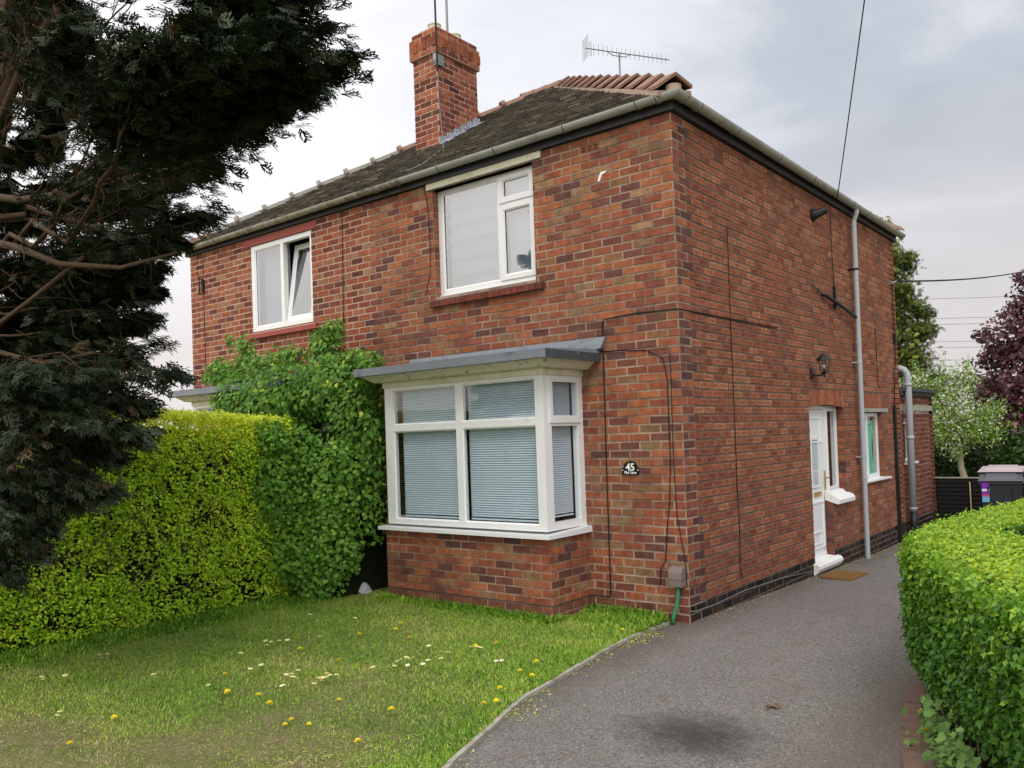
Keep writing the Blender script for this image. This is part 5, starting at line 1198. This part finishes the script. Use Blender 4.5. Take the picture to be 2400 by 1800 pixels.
# ------------------------------------------------------------------ BIG CYPRESS on the left
cy = empty('cypress_tree', (-3.95, -4.9, 0), 'huge dark cypress overhanging from the left with bare brown limbs inside', 'tree')
TIPS = [(-0.17, -3.6, 4.09), (-0.59, -3.4, 4.49), (-0.13, -3.9, 3.86), (-0.92, -3.5, 4.12), (-1.44, -3.3, 4.24), (-0.98, -3.8, 3.84), (-1.42, -3.5, 3.87), (-1.04, -3.9, 3.52), (-2.01, -3.4, 3.91), (-1.22, -3.7, 3.45), (-2.07, -3.3, 3.57), (-1.51, -3.8, 3.27), (-2.29, -3.5, 3.37), (-2.19, -3.7, 3.13), (-3.12, -3.3, 3.22), (-1.94, -3.9, 2.85), (-2.52, -3.6, 2.8), (-1.96, -3.8, 2.53), (-1.75, -4.0, 2.35), (-1.42, -4.1, 2.24), (-1.8, -4.1, 2.03), (-1.68, -4.2, 1.83), (-2.14, -4.15, 1.7), (-1.9, -4.3, 1.47), (-2.61, -4.2, 1.58), (-2.24, -4.4, 1.39), (-2.4, -4.5, 1.25), (-2.36, -4.6, 1.09), (-2.8, -4.6, 0.89), (-2.1, -4.9, 1.28), (-1.69, -4.9, 1.8), (-1.69, -4.8, 2.05), (-1.47, -4.7, 1.92), (-1.53, -5.0, 2.16), (-1.61, -4.5, 2.24), (-1.73, -4.3, 2.48), (-2.44, -4.4, 2.39), (0.01, -4.2, 4.02), (-0.09, -4.4, 3.87), (-0.34, -4.5, 3.68), (-0.9, -4.3, 3.66), (-1.22, -4.4, 3.4), (-0.86, -4.7, 3.66), (-1.98, -4.3, 3.3), (-2.17, -4.5, 3.02), (-2.3, -4.0, 3.17), (-1.34, -4.2, 3.31), (-1.17, -4.8, 3.35), (0.15, -4.8, 3.77), (-0.24, -4.9, 3.78), (-0.69, -5.0, 3.94), (-0.57, -3.9, 4.72), (-0.78, -4.2, 4.8), (-0.34, -3.6, 4.65), (-1.21, -4.5, 4.84), (-1.66, -4.8, 4.81), (-2.19, -4.6, 4.2), (-3.24, -4.5, 3.38), (-3.54, -4.2, 3.76), (-0.43, -4.0, 3.91), (-0.11, -4.0, 3.99),
        (-.3, -3.2, 5.0), (-.9, -3.0, 5.2), (-1.6, -3.2, 5.0), (-2.2, -3.2, 4.6), (-2.6, -3.3, 4.2), (-2.9, -3.4, 3.8), (-3.2, -3.6, 3.5), (-2.9, -3.8, 4.6), (-1.9, -3.7, 4.3), (-1.5, -4.0, 4.1), (-1.0, -4.1, 4.3), (-3.6, -3.4, 4.2), (-3.9, -3.8, 4.6), (-.5, -4.5, 5.1), (-1.6, -4.4, 5.3), (-2.6, -4.2, 5.2), (-3.0, -3.3, 5.0), (-2.2, -5.3, 5.0), (-1.1, -5.2, 4.5)]
_r = random.Random(5)
TIPS = [(x-(.20 if 2.3 < z < 3.6 else 0.)*(x+3.4)/math.hypot(x+3.4, y+4.6), y, z) for x, y, z in TIPS]
TIPS += [(_r.uniform(-4.8, -2.9), _r.uniform(-4.6, -3.5), _r.uniform(2.9, 6.2)) for _ in range(60)]
TIPS += [(_r.uniform(-4.9, -2.6), _r.uniform(-4.4, -3.5), _r.uniform(2.1, 3.6)) for _ in range(34)]
TIPS += [(_r.uniform(-3.9, -1.9), _r.uniform(-4.8, -4.0), _r.uniform(4.5, 6.0)) for _ in range(34)]
trunk = [Vector(p) for p in ((-3.95, -4.9, -.05), (-3.85, -4.85, 1.2), (-3.6, -4.75, 2.6), (-3.3, -4.62, 3.7), (-3.08, -4.52, 4.5), (-2.95, -4.45, 5.6), (-2.8, -4.4, 7.0))]
mb = MB(); mb.tube(trunk, [.2, .17, .14, .115, .09, .06, .03], 12)
mb.build('trunk', [BARK], cy, smooth=True)
def trunk_at(z):
    for a, b in zip(trunk, trunk[1:]):
        if a.z <= z <= b.z: return a.lerp(b, (z-a.z)/(b.z-a.z))
    return trunk[-1]
sp_p, sp_d, sp_u = [], [], []
bare_mb = MB()
for ti, t in enumerate(TIPS):
    T_ = Vector(t); dist = math.hypot(T_.x+3.4, T_.y+4.6)
    z0 = min(6.5, max(.9, T_.z*.82 + .5 - .10*dist)) if T_.z > 2.3 else T_.z + .55
    a = trunk_at(z0); L = (T_-a).length
    side = Vector((-(T_-a).y, (T_-a).x, 0)).normalized()*random.uniform(-.12, .12)*L
    c1 = a.lerp(T_, .4) + Vector((0, 0, -.14*L)) + side; c2 = a.lerp(T_, .75) + Vector((0, 0, .05*L)) + side*.5
    path = []
    for i in range(13):
        u = i/12; b0 = (1-u)**3; b1 = 3*u*(1-u)**2; b2 = 3*u*u*(1-u); b3 = u**3; path.append(a*b0+c1*b1+c2*b2+T_*b3)
    r0 = .021*min(1.2, L/2.2)
    wob = [Vector((random.gauss(0, .018), random.gauss(0, .018), random.gauss(0, .018)))*L for _ in range(13)]
    st = 0 if ti % 8 == 0 else 6
    bare_mb.tube([path[i]+wob[i]*(0 if i == 0 else 1) for i in range(st, 11)], [(r0 if st == 0 else r0*.5)*(1-.08*i) for i in range(st, 11)], 6)
    # sprays on the outer two thirds
    ns = int(120 + 175*L)
    for k in range(ns):
        u = .36 + .585*random.random()**.75; i = min(11, int(u*12)); p = path[i].lerp(path[i+1], u*12-i); d = (path[i+1]-path[i]).normalized()
        off = Vector((random.gauss(0, 1), random.gauss(0, 1), random.gauss(0, .7)))*.14*(1.12-u*.86)*min(1.3, L/2)
        pp = p+off
        vis = (pp-Vector((-3.3, -4.6, pp.z))).length
        tocam = (CAMP-Vector((-3.3, -4.6, pp.z))).normalized().dot((pp-Vector((-3.3, -4.6, pp.z))).normalized())
        if pp.z > 2.3 and vis < 2.1 and tocam > .55 and random.random() < .93: continue
        sp_p.append(pp); dd = d*1.1 + Vector((random.gauss(0, .4), random.gauss(0, .4), random.gauss(-.35, .35))); sp_d.append(dd)
    # bare inner twigs
    for k in range(6):
        u = random.uniform(.4, .85); i = int(u*12); p = path[i]; d = (path[i+1]-path[i]).normalized()
        q = p + (d*.8+Vector((random.gauss(0, .6), random.gauss(0, .6), random.gauss(-.3, .5)))).normalized()*random.uniform(.12, .34)
        m_ = p.lerp(q, .5)+Vector((random.gauss(0, .03), random.gauss(0, .03), random.gauss(-.03, .03)))
        bare_mb.tube([p, m_, q], [.005, .0035, .0015], 4, cap=False)
bare_mb.build('limbs', [BARK], cy, smooth=True)
# big visible inner limbs entering from the left
mb = MB()
for pts, rr in (([(-3.3, -4.62, 3.7), (-2.6, -4.6, 3.52), (-2.2, -4.55, 3.48), (-1.9, -4.5, 3.56), (-1.5, -4.4, 3.75)], .04), ([(-3.45, -4.7, 3.3), (-2.9, -4.7, 3.27), (-2.45, -4.68, 3.15), (-2.0, -4.6, 2.98), (-1.5, -4.45, 2.9), (-1.1, -4.3, 2.95)], .05), ([(-3.6, -4.75, 2.5), (-3.0, -4.7, 2.62), (-2.5, -4.6, 2.8), (-2.0, -4.45, 3.05)], .03), ([(-3.6, -4.75, 2.75), (-3.0, -4.6, 2.5), (-2.5, -4.5, 2.38), (-2.0, -4.4, 2.42)], .03), ([(-3.2, -4.58, 4.0), (-2.6, -4.55, 4.5), (-2.2, -4.5, 4.75)], .05)):
    mb.tube([Vector(p) for p in pts], [rr*.75*(1-.16*i) for i in range(len(pts))], 8)
mb.build('limbs', [BARK], cy, smooth=True)
SP = np.array([tuple(p) for p in sp_p]); SD = unit(np.array([tuple(p) for p in sp_d])); n = len(SP)
up = np.tile([0, 0, 1.], (n, 1)) + rng.normal(size=(n, 3))*.55; Z = unit(up - SD*(up*SD).sum(-1, keepdims=True)); X = np.cross(SD, Z)
def spray_tmpl(seed):
    r = random.Random(seed); v, f = [], []
    def blade(x0, y0, a, L, w, z0):
        i = len(v); c, s_ = math.sin(a), math.cos(a); nx, ny = s_, -c; zz = z0+r.uniform(-.03, .03)
        v.extend([(x0-nx*w, y0-ny*w, z0), (x0+nx*w, y0+ny*w, z0), (x0+c*L*.6+nx*w*1.3, y0+s_*L*.6+ny*w*1.3, zz), (x0+c*L, y0+s_*L, zz-.05), (x0+c*L*.6-nx*w*1.3, y0+s_*L*.6-ny*w*1.3, zz)])
        f.extend([(i, i+1, i+2), (i, i+2, i+4), (i+4, i+2, i+3)])
    for k in range(5):
        y = .06+k*.17; L = .5*(1-.5*abs(y-.3))
        for s_ in (-1, 1): blade(r.uniform(-.06, .06), y, s_*r.uniform(.35, .95), L*r.uniform(.6, 1.2), .034, r.uniform(-.06, .06))
        for s_ in (-1, 1):
            if k < 4: blade(s_*L*.4+r.uniform(-.05, .05), y+.18, s_*r.uniform(-.1, .6), L*.5, .03, r.uniform(-.08, .08))
    blade(0, .0, 0, 1.0, .03, 0)
    return v, f
allobj = []
tl = .35+.12*rng.normal(size=n); low = (SP[:, 2] < 2.6)
cn_ = vnoise(SP[:, 0], SP[:, 2]*1.3+SP[:, 1], 5, 77)
br = (rng.uniform(size=n) < np.clip(np.where(low, .10, .03)+cn_*.22, 0, 1)); gl = (rng.uniform(size=n) < np.where(low & (SP[:, 2] < 2.0), .45, .10))
tl = np.where(gl, rng.uniform(.74, .87, n), tl); tl = np.where(br, rng.uniform(.9, 1, n), tl)
TT = np.stack([np.clip(tl, 0, 1), rng.uniform(0, 1, n), rng.uniform(0, 1, n)], -1)
tv, tf = spray_tmpl(3)
scatter('crown', SP, (X, SD, Z), rng.uniform(.065, .145, n), tv, tf, TT, L_CYP, cy)
print('cypress sprays', n)

# ------------------------------------------------------------------ BACK GARDEN
def tree(name, base, label, cat, trunkpts, tr, blobs, n, mat, size, tint, leaf=(LEAF_V, LEAF_F), bark=BARK, jit=.7, hollow=2.0, droop=None, group=None, limbs=True):
    r = empty(name, base, label, cat, group); mb = MB(); tp = [Vector(p) for p in trunkpts]
    mb.tube(tp, [tr*(1-.6*i/(len(tp)-1)) for i in range(len(tp))], 10); mb.build('trunk', [bark], r, smooth=True)
    if limbs:
        mb = MB()
        for (c, rad, w) in blobs:
            c = Vector(c); a = tp[-1] if len(tp) < 3 else tp[-2].lerp(tp[-1], random.random()); mb.tube([a, a.lerp(c, .5)+Vector((0, 0, .1)), c], [tr*.35, tr*.2, tr*.08], 6)
        mb.build('limbs', [bark], r, smooth=True)
    tot = sum(w for *_, w in blobs); Ps, Ns = [], []
    for c, rad, w in blobs:
        k = int(n*w/tot); d = unit(rng.normal(size=(k, 3))); rr = rng.uniform(0, 1, (k, 1))**(1/hollow)
        Ps.append(np.array(c)+d*rr*np.array(rad)*(1+.12*rng.normal(size=(k, 1)))); Ns.append(d)
    P = np.concatenate(Ps); N0 = np.concatenate(Ns); m = len(P)
    cn = vnoise(P[:, 0]*1.7, P[:, 2]*1.7+P[:, 1], 3, 44)
    keep = rng.uniform(size=m) < np.clip(.75+cn*1.3, .12, 1); P, N0, cn = P[keep], N0[keep], cn[keep]; m = len(P)
    N = unit(N0*.6+rng.normal(size=(m, 3))*jit+[0, 0, .35])
    t = np.stack([np.clip(tint[0]+rng.normal(size=m)*tint[1]+.2*cn, 0, 1), rng.uniform(0, 1, m), rng.uniform(0, 1, m)], -1)
    scatter('crown', P, basis(N, None if droop is None else np.tile(droop, (m, 1))), rng.uniform(size[0], size[1], m), leaf[0], leaf[1], t, mat, r); return r
# golden conifer at about 17 m along
cb = []
for i in range(15):
    f = i/14; z = .4+f*6.2; w = 1.35*(1-f)**.55+.12; cb.append(((-2.35, 16.6, z), (w, w, .62), .5+w*w))
for k in range(46):
    z = random.uniform(1.0, 6.2); f = (z-.4)/6.2; w = 1.4*(1-f)**.55+.12; a = random.uniform(0, 6.28)
    cb.append(((-2.35+math.cos(a)*w*.92, 16.6+math.sin(a)*w*.92, z+.1), (.34, .34, .2), .22))
cb.append(((-2.5, 16.6, 6.95), (.12, .12, .45), .05))
con = tree('conifer_tree', (-2.35, 16.6, -.1), 'tall golden-green conifer rising behind the rear corner of the house', 'tree', [(-2.35, 16.6, -.15), (-2.35, 16.6, 3), (-2.4, 16.6, 6.2), (-2.5, 16.6, 7.25)], .14, cb, 42000, L_CON, (.07, .17), (.42, .25), leaf=spray_tmpl(5), jit=.4, droop=(.2, -.6, .35), limbs=False)
# apple tree in blossom
ab = [((-.45, 12.6, 2.15), (.75, .7, .55), 3), ((-.15, 12.5, 1.65), (.75, .7, .45), 2.5), ((.35, 12.5, 1.55), (.5, .5, .35), 1.3), ((-.8, 12.6, 2.6), (.5, .5, .35), 1.2), ((-.1, 12.6, 2.65), (.45, .45, .35), 1), ((-.35, 12.6, 3.0), (.12, .12, .35), .12), ((-.9, 12.6, 3.0), (.1, .1, .25), .1), ((-.75, 12.5, 1.5), (.5, .5, .35), 1.2), ((0.1, 12.6, 2.95), (.08, .08, .3), .08), ((.55, 12.5, 1.95), (.35, .4, .3), .6), ((-.15, 12.4, 1.2), (.3, .3, .25), .4)]
tree('apple_tree', (-.1, 12.5, -.1), 'small apple tree covered in white blossom behind the black fence', 'tree', [(.0, 12.5, -.12), (.02, 12.5, .4), (-.08, 12.5, .8), (-.1, 12.5, 1.3), (-.2, 12.5, 1.9)], .085, ab, 13000, L_APPLE, (.045, .075), (.42, .25), bark=PALEB)
# purple maple
mbs = [((1.0, 15.0, 2.6), (1.3, 1.1, .9), 4), ((1.1, 15.0, 3.7), (1.0, .9, .8), 3), ((1.5, 15.2, 4.7), (.75, .8, .7), 2), ((.25, 15.0, 2.35), (.6, .6, .5), 1.4), ((.35, 15.0, 3.2), (.45, .5, .4), .8), ((.75, 15.0, 4.3), (.4, .4, .35), .6), ((-.35, 15.0, 2.75), (.28, .3, .14), .15), ((.05, 15, 3.75), (.3, .3, .2), .2), ((1.3, 15.0, 5.1), (.4, .4, .4), .4), ((.95, 15, 4.9), (.3, .3, .22), .22), ((1.2, 14.6, 1.6), (1.3, .9, .5), 1.6), ((2.2, 15, 3.5), (1, 1, 1.4), 2)]
tree('maple_tree', (1.6, 15.2, -.1), 'dark purple-leaved maple at the right edge of the picture', 'tree', [(1.6, 15.2, -.15), (1.6, 15.2, 1.2), (1.5, 15.2, 2.6), (1.5, 15.2, 4.2)], .13, mbs, 17000, L_MAPLE, (.06, .11), (.5, .25), leaf=(LOBE_V, LOBE_F))
# green tree behind apple, dark shrubs
tree('green_tree', (-.6, 20, -.1), 'rounded mid-green tree between the blossom and the purple maple', 'tree', [(-.6, 20, -.15), (-.6, 20, 1.5), (-.6, 20, 2.6)], .1, [((-.55, 20, 2.3), (.7, .7, .75), 3), ((-.2, 20, 1.8), (.9, .8, .6), 2), ((.6, 20.5, 1.9), (.9, .8, .7), 2)], 5000, L_CURR, (.12, .2), (.35, .2))
tree('dark_shrub', (1.1, 13.5, -.1), 'dark green shrub under the purple maple behind the bins', 'shrub', [(1.1, 13.5, -.15), (1.1, 13.5, .4), (1.1, 13.5, .8)], .05, [((1.0, 13.6, .95), (.75, .6, .4), 3), ((.6, 13.9, .7), (.4, .4, .4), 1.4), ((1.5, 13.4, 1.05), (.5, .5, .45), 1.5), ((.9, 14.0, 1.35), (.7, .5, .3), 1.5)], 6500, L_DARK, (.07, .12), (.6, .2))
tree('dark_shrub', (-1.0, 13.9, -.1), 'very dark shrub in shade left of the apple trunk', 'shrub', [(-1.0, 13.9, -.15), (-1.0, 13.9, .5), (-1.0, 13.9, .8)], .05, [((-1.1, 13.9, .9), (.8, .5, .6), 2), ((-.3, 14.3, .8), (.6, .5, .5), 1)], 3500, L_DARK, (.08, .13), (.2, .2))
# distant hedge line closing the horizon
tree('boundary_hedge', (4, 30, -.1), 'dark hedge closing the far end of the back garden', 'hedge', [(4, 30, -.1), (4, 30, .6), (4, 30, .9)], .1, [((x_, 30+random.uniform(-.5, .5), 1.0), (1.3, .8, .95), 1) for x_ in range(-9, 14, 2)], 9000, L_DARK, (.2, .35), (.35, .2), limbs=False)

# fences
def panel(mb, x0, x1, y, z0, z1, horiz=True, m=0):
    mb.box(x0, x1, y, y+.02, z0, z1, m); 
    if horiz:
        z = z0+.03; i = 0
        while z < z1-.08:
            mb.hexa([(x0+.03, y-.006, z), (x1-.03, y-.006, z), (x1-.03, y-.001, z), (x0+.03, y-.001, z), (x0+.03, y-.016, z+.015), (x1-.03, y-.016, z+.015), (x1-.03, y-.004, z+.075), (x0+.03, y-.004, z+.075)], m); z += .075
    else:
        x_ = x0
        while x_ < x1-.02: mb.box(x_, x_+.05, y-.012, y-.001, z0, z1-.01, m); x_ += .068
pos = ['next to the extension', 'behind the bins', 'right of the bins']
for i in range(3):
    x0 = .005+i*.57 if i == 0 else .575+(i-1)*1.7; x1 = .555 if i == 0 else x0+1.65
    f = empty('fence_panel', (x0, 9.76, -.12), 'low black slatted fence panel '+pos[i], 'fence', 'low black fence panels')
    mb = MB(); panel(mb, x0, x1, 9.76, -.14, .735); mb.build('slats', [FENCE], f)
    mb = MB(); mb.box(x0, x1+.02, 9.74, 9.80, .737, .757); mb.build('capping', [CONC], f)
mb = MB(); mb.hexa([(.572, 9.70, -.14), (.59, 9.70, -.14), (.59, 9.73, -.14), (.572, 9.73, -.14), (.556, 9.73, .68), (.57, 9.73, .68), (.57, 9.75, .68), (.556, 9.75, .68)]); tag(mb.build('leaning_cane', [M('pale_cane', (.45, .42, .2), .7)]), 'thin pale cane leaning on the low black fence', 'cane')
for i, lb in enumerate(('left stretch behind the apple tree', 'middle stretch behind the dark shrub', 'right stretch under the maple')):
    f = empty('board_fence', (-3+i*3, 17.0, -.1), 'tall dark board fence, '+lb, 'fence', 'tall dark board fences at the back')
    mb = MB(); panel(mb, -3+i*3, -.06+i*3, 15.9, -.1, 1.46, False); mb.build('boards', [FENCEB], f)
    mb = MB(); mb.box(-3+i*3, -.06+i*3, 15.86, 15.94, 1.46, 1.5); mb.build('rail', [FENCEB], f)

# wheelie bins
def bin_(loc, rz, lid, label, body=BINB, tagm=False, s=1.):
    r = bpy.data.objects.new('wheelie_bin', None); COL.objects.link(r); r['world_coords'] = 0
    tag(r, label, 'bin', 'wheelie bins by the black fence')
    def ad(mb, name, mats, sm=False):
        o = mb.build(name, mats, r, smooth=sm); o.matrix_parent_inverse = Matrix.Identity(4); return o
    mb = MB(); mb.hexa([(-.2, -.22, .06), (.2, -.22, .06), (.2, .24, .02), (-.2, .24, .02), (-.27, -.32, .96), (.27, -.32, .96), (.27, .3, .96), (-.27, .3, .96)])
    mb.box(-.285, .285, -.335, .315, .93, .975)
    for sx in (-1, 1): mb.hexa([(sx*.13-.012, -.235, .12), (sx*.13+.012, -.235, .12), (sx*.13+.012, -.22, .12), (sx*.13-.012, -.22, .12), (sx*.17-.012, -.335, .9), (sx*.17+.012, -.335, .9), (sx*.17+.012, -.31, .9), (sx*.17-.012, -.31, .9)])
    ad(mb, 'body', [body])
    mb = MB(); mb.hexa([(-.295, -.36, .978), (.295, -.36, .978), (.295, .33, .978), (-.295, .33, .978), (-.28, -.345, .998), (.28, -.345, .998), (.28, .32, 1.035), (-.28, .32, 1.035)])
    mb.hexa([(-.22, -.25, 1.003), (.22, -.25, 1.003), (.22, .25, 1.031), (-.22, .25, 1.031), (-.19, -.2, 1.03), (.19, -.2, 1.03), (.19, .22, 1.058), (-.19, .22, 1.058)]); ad(mb, 'lid', [lid])
    mb = MB(); mb.tube([(-.25, .36, 1.0), (.25, .36, 1.0)], .016, 8); 
    for sx in (-1, 1): mb.box(sx*.2-.02, sx*.2+.02, .3, .37, .97, 1.01)
    ad(mb, 'handle', [lid])
    for sx in (-1, 1):
        mb = MB(); mb.tube([(sx*.2, .27, .1), (sx*.26, .27, .1)], .1, 14); ad(mb, 'wheel', [BLACK])
    if tagm:
        for i, (z0, z1, mt) in enumerate(((.86, .95, PURP), (.825, .858, TAGW), (.775, .823, PURP), (.745, .773, TAGR), (.66, .743, TAGB))):
            mb = MB(); y_ = -.335-(.0 if i else 0)+(.95-z0)*.11; mb.hexa([(-.245, -.34+(.96-z0)*.11, z0), (-.15, -.34+(.96-z0)*.11, z0), (-.15, -.33+(.96-z0)*.11, z0), (-.245, -.33+(.96-z0)*.11, z0), (-.245, -.34+(.96-z1)*.11, z1), (-.15, -.34+(.96-z1)*.11, z1), (-.15, -.33+(.96-z1)*.11, z1), (-.245, -.33+(.96-z1)*.11, z1)]); ad(mb, 'hanging_tag', [mt])
    r.location = loc; r.rotation_euler = (0, 0, rz); r.scale = (s, s, s); return r
LIDK = M('grey_bin_lid', (.10, .10, .12), .35, .1, 6, .05)
bin_((1.38, 7.55, -.12), R(8), LIDK, 'black wheelie bin with purple striped tag hanging below its lid', tagm=True)
bin_((1.22, 8.75, -.12), R(4), BINM, 'wheelie bin with faded pink-maroon lid standing behind the tagged one', s=1.07)
bin_((1.98, 7.6, -.14), R(5), BINL, 'wheelie bin with pale blue-grey lid cut by the right picture edge')

# ------------------------------------------------------------------ WORLD, SUN, CAMERA
w = bpy.data.worlds.new('World'); scene.world = w; w.use_nodes = True; t = w.node_tree; t.nodes.clear()
tc = t.nodes.new('ShaderNodeTexCoord'); v = tc.outputs['Generated']
sep = t.nodes.new('ShaderNodeSeparateXYZ'); t.links.new(v, sep.inputs[0])
def dot(vec):
    n = t.nodes.new('ShaderNodeVectorMath'); n.operation = 'DOT_PRODUCT'; n.inputs[1].default_value = vec; t.links.new(v, n.inputs[0]); return n.outputs['Value']
mp = node(t, 'ShaderNodeMapping'); mp.inputs['Scale'].default_value = (1.0, 1.0, 2.4); t.links.new(v, mp.inputs['Vector'])
n1 = node(t, 'ShaderNodeTexNoise', Scale=1.5, Detail=7., Roughness=.56, Distortion=.7); t.links.new(mp.outputs[0], n1.inputs['Vector'])
f = math_(t, 'ADD', math_(t, 'MULTIPLY', dot((-.90, -.60, -.1)), .95), .60)
f = math_(t, 'ADD', f, math_(t, 'MULTIPLY', math_(t, 'SUBTRACT', n1.outputs['Fac'], .5), 1.5), clamp=True)
c = ramp(t, f, [(0, (.44, .48, .545)), (.35, (.57, .61, .68)), (.58, (.84, .86, .93)), (.88, (1.04, 1.04, 1.07))])
warm = math_(t, 'MULTIPLY', maprange(t, sep.outputs['Z'], .34, .10, 0, 1), maprange(t, n1.outputs['Fac'], .3, .6, .4, 1.))
c = mix(t, math_(t, 'MULTIPLY', warm, .8), c, (.80, .735, .715))
c = mix(t, maprange(t, dot((.1, -.9, .45)), .1, .8, 0, 1), c, mix(t, 1., c, (1.0, .965, .90), 'MULTIPLY'))
gain = math_(t, 'ADD', 1., math_(t, 'MULTIPLY', maprange(t, dot((.22, -.66, .72)), -.1, .8, 0, 1), 1.2))
sky = node(t, 'ShaderNodeTexSky'); sky.sky_type = 'NISHITA'; sky.sun_disc = False; sky.sun_elevation = R(48); sky.sun_rotation = R(135); sky.air_density = 1.; sky.dust_density = 3.
b1 = node(t, 'ShaderNodeBackground', Strength=.05); t.links.new(sky.outputs[0], b1.inputs['Color'])
b2 = t.nodes.new('ShaderNodeBackground'); t.links.new(c, b2.inputs['Color']); t.links.new(gain, b2.inputs['Strength'])
ms = t.nodes.new('ShaderNodeMixShader'); ms.inputs[0].default_value = .93; t.links.new(b1.outputs[0], ms.inputs[1]); t.links.new(b2.outputs[0], ms.inputs[2])
o = t.nodes.new('ShaderNodeOutputWorld'); t.links.new(ms.outputs[0], o.inputs[0])

sd_ = bpy.data.lights.new('sun', 'SUN'); sd_.energy = 1.3; sd_.angle = R(25); sd_.color = (1., .95, .87)
so_ = bpy.data.objects.new('sun', sd_); COL.objects.link(so_)
dirv = Vector((.46, -.46, .76)).normalized(); so_.rotation_euler = dirv.to_track_quat('Z', 'Y').to_euler()

cam = bpy.data.cameras.new('camera'); co = bpy.data.objects.new('camera', cam); COL.objects.link(co); scene.camera = co
cam.sensor_width = 36; cam.lens = 1953.854/2400*36; cam.shift_x = 6.185/2400; cam.shift_y = 82.419/2400; cam.clip_end = 1000; cam.clip_start = .05
X_, Y_, Z_ = Vector((0.776382, 0.629297, -0.034876)), Vector((0.040126, 0.00587, 0.999177)), Vector((0.628984, -0.777142, -0.020694))
m4 = Matrix((X_, Y_, Z_)).transposed().to_4x4(); m4.translation = CAMP; co.matrix_world = m4
vs = scene.view_settings; vs.view_transform = 'Standard'; vs.look = 'None'; vs.exposure = .10; vs.gamma = 1
scene.render.engine = 'CYCLES'; scene.cycles.use_denoising = True
scene.cycles.max_bounces = 8; scene.cycles.transparent_max_bounces = 12
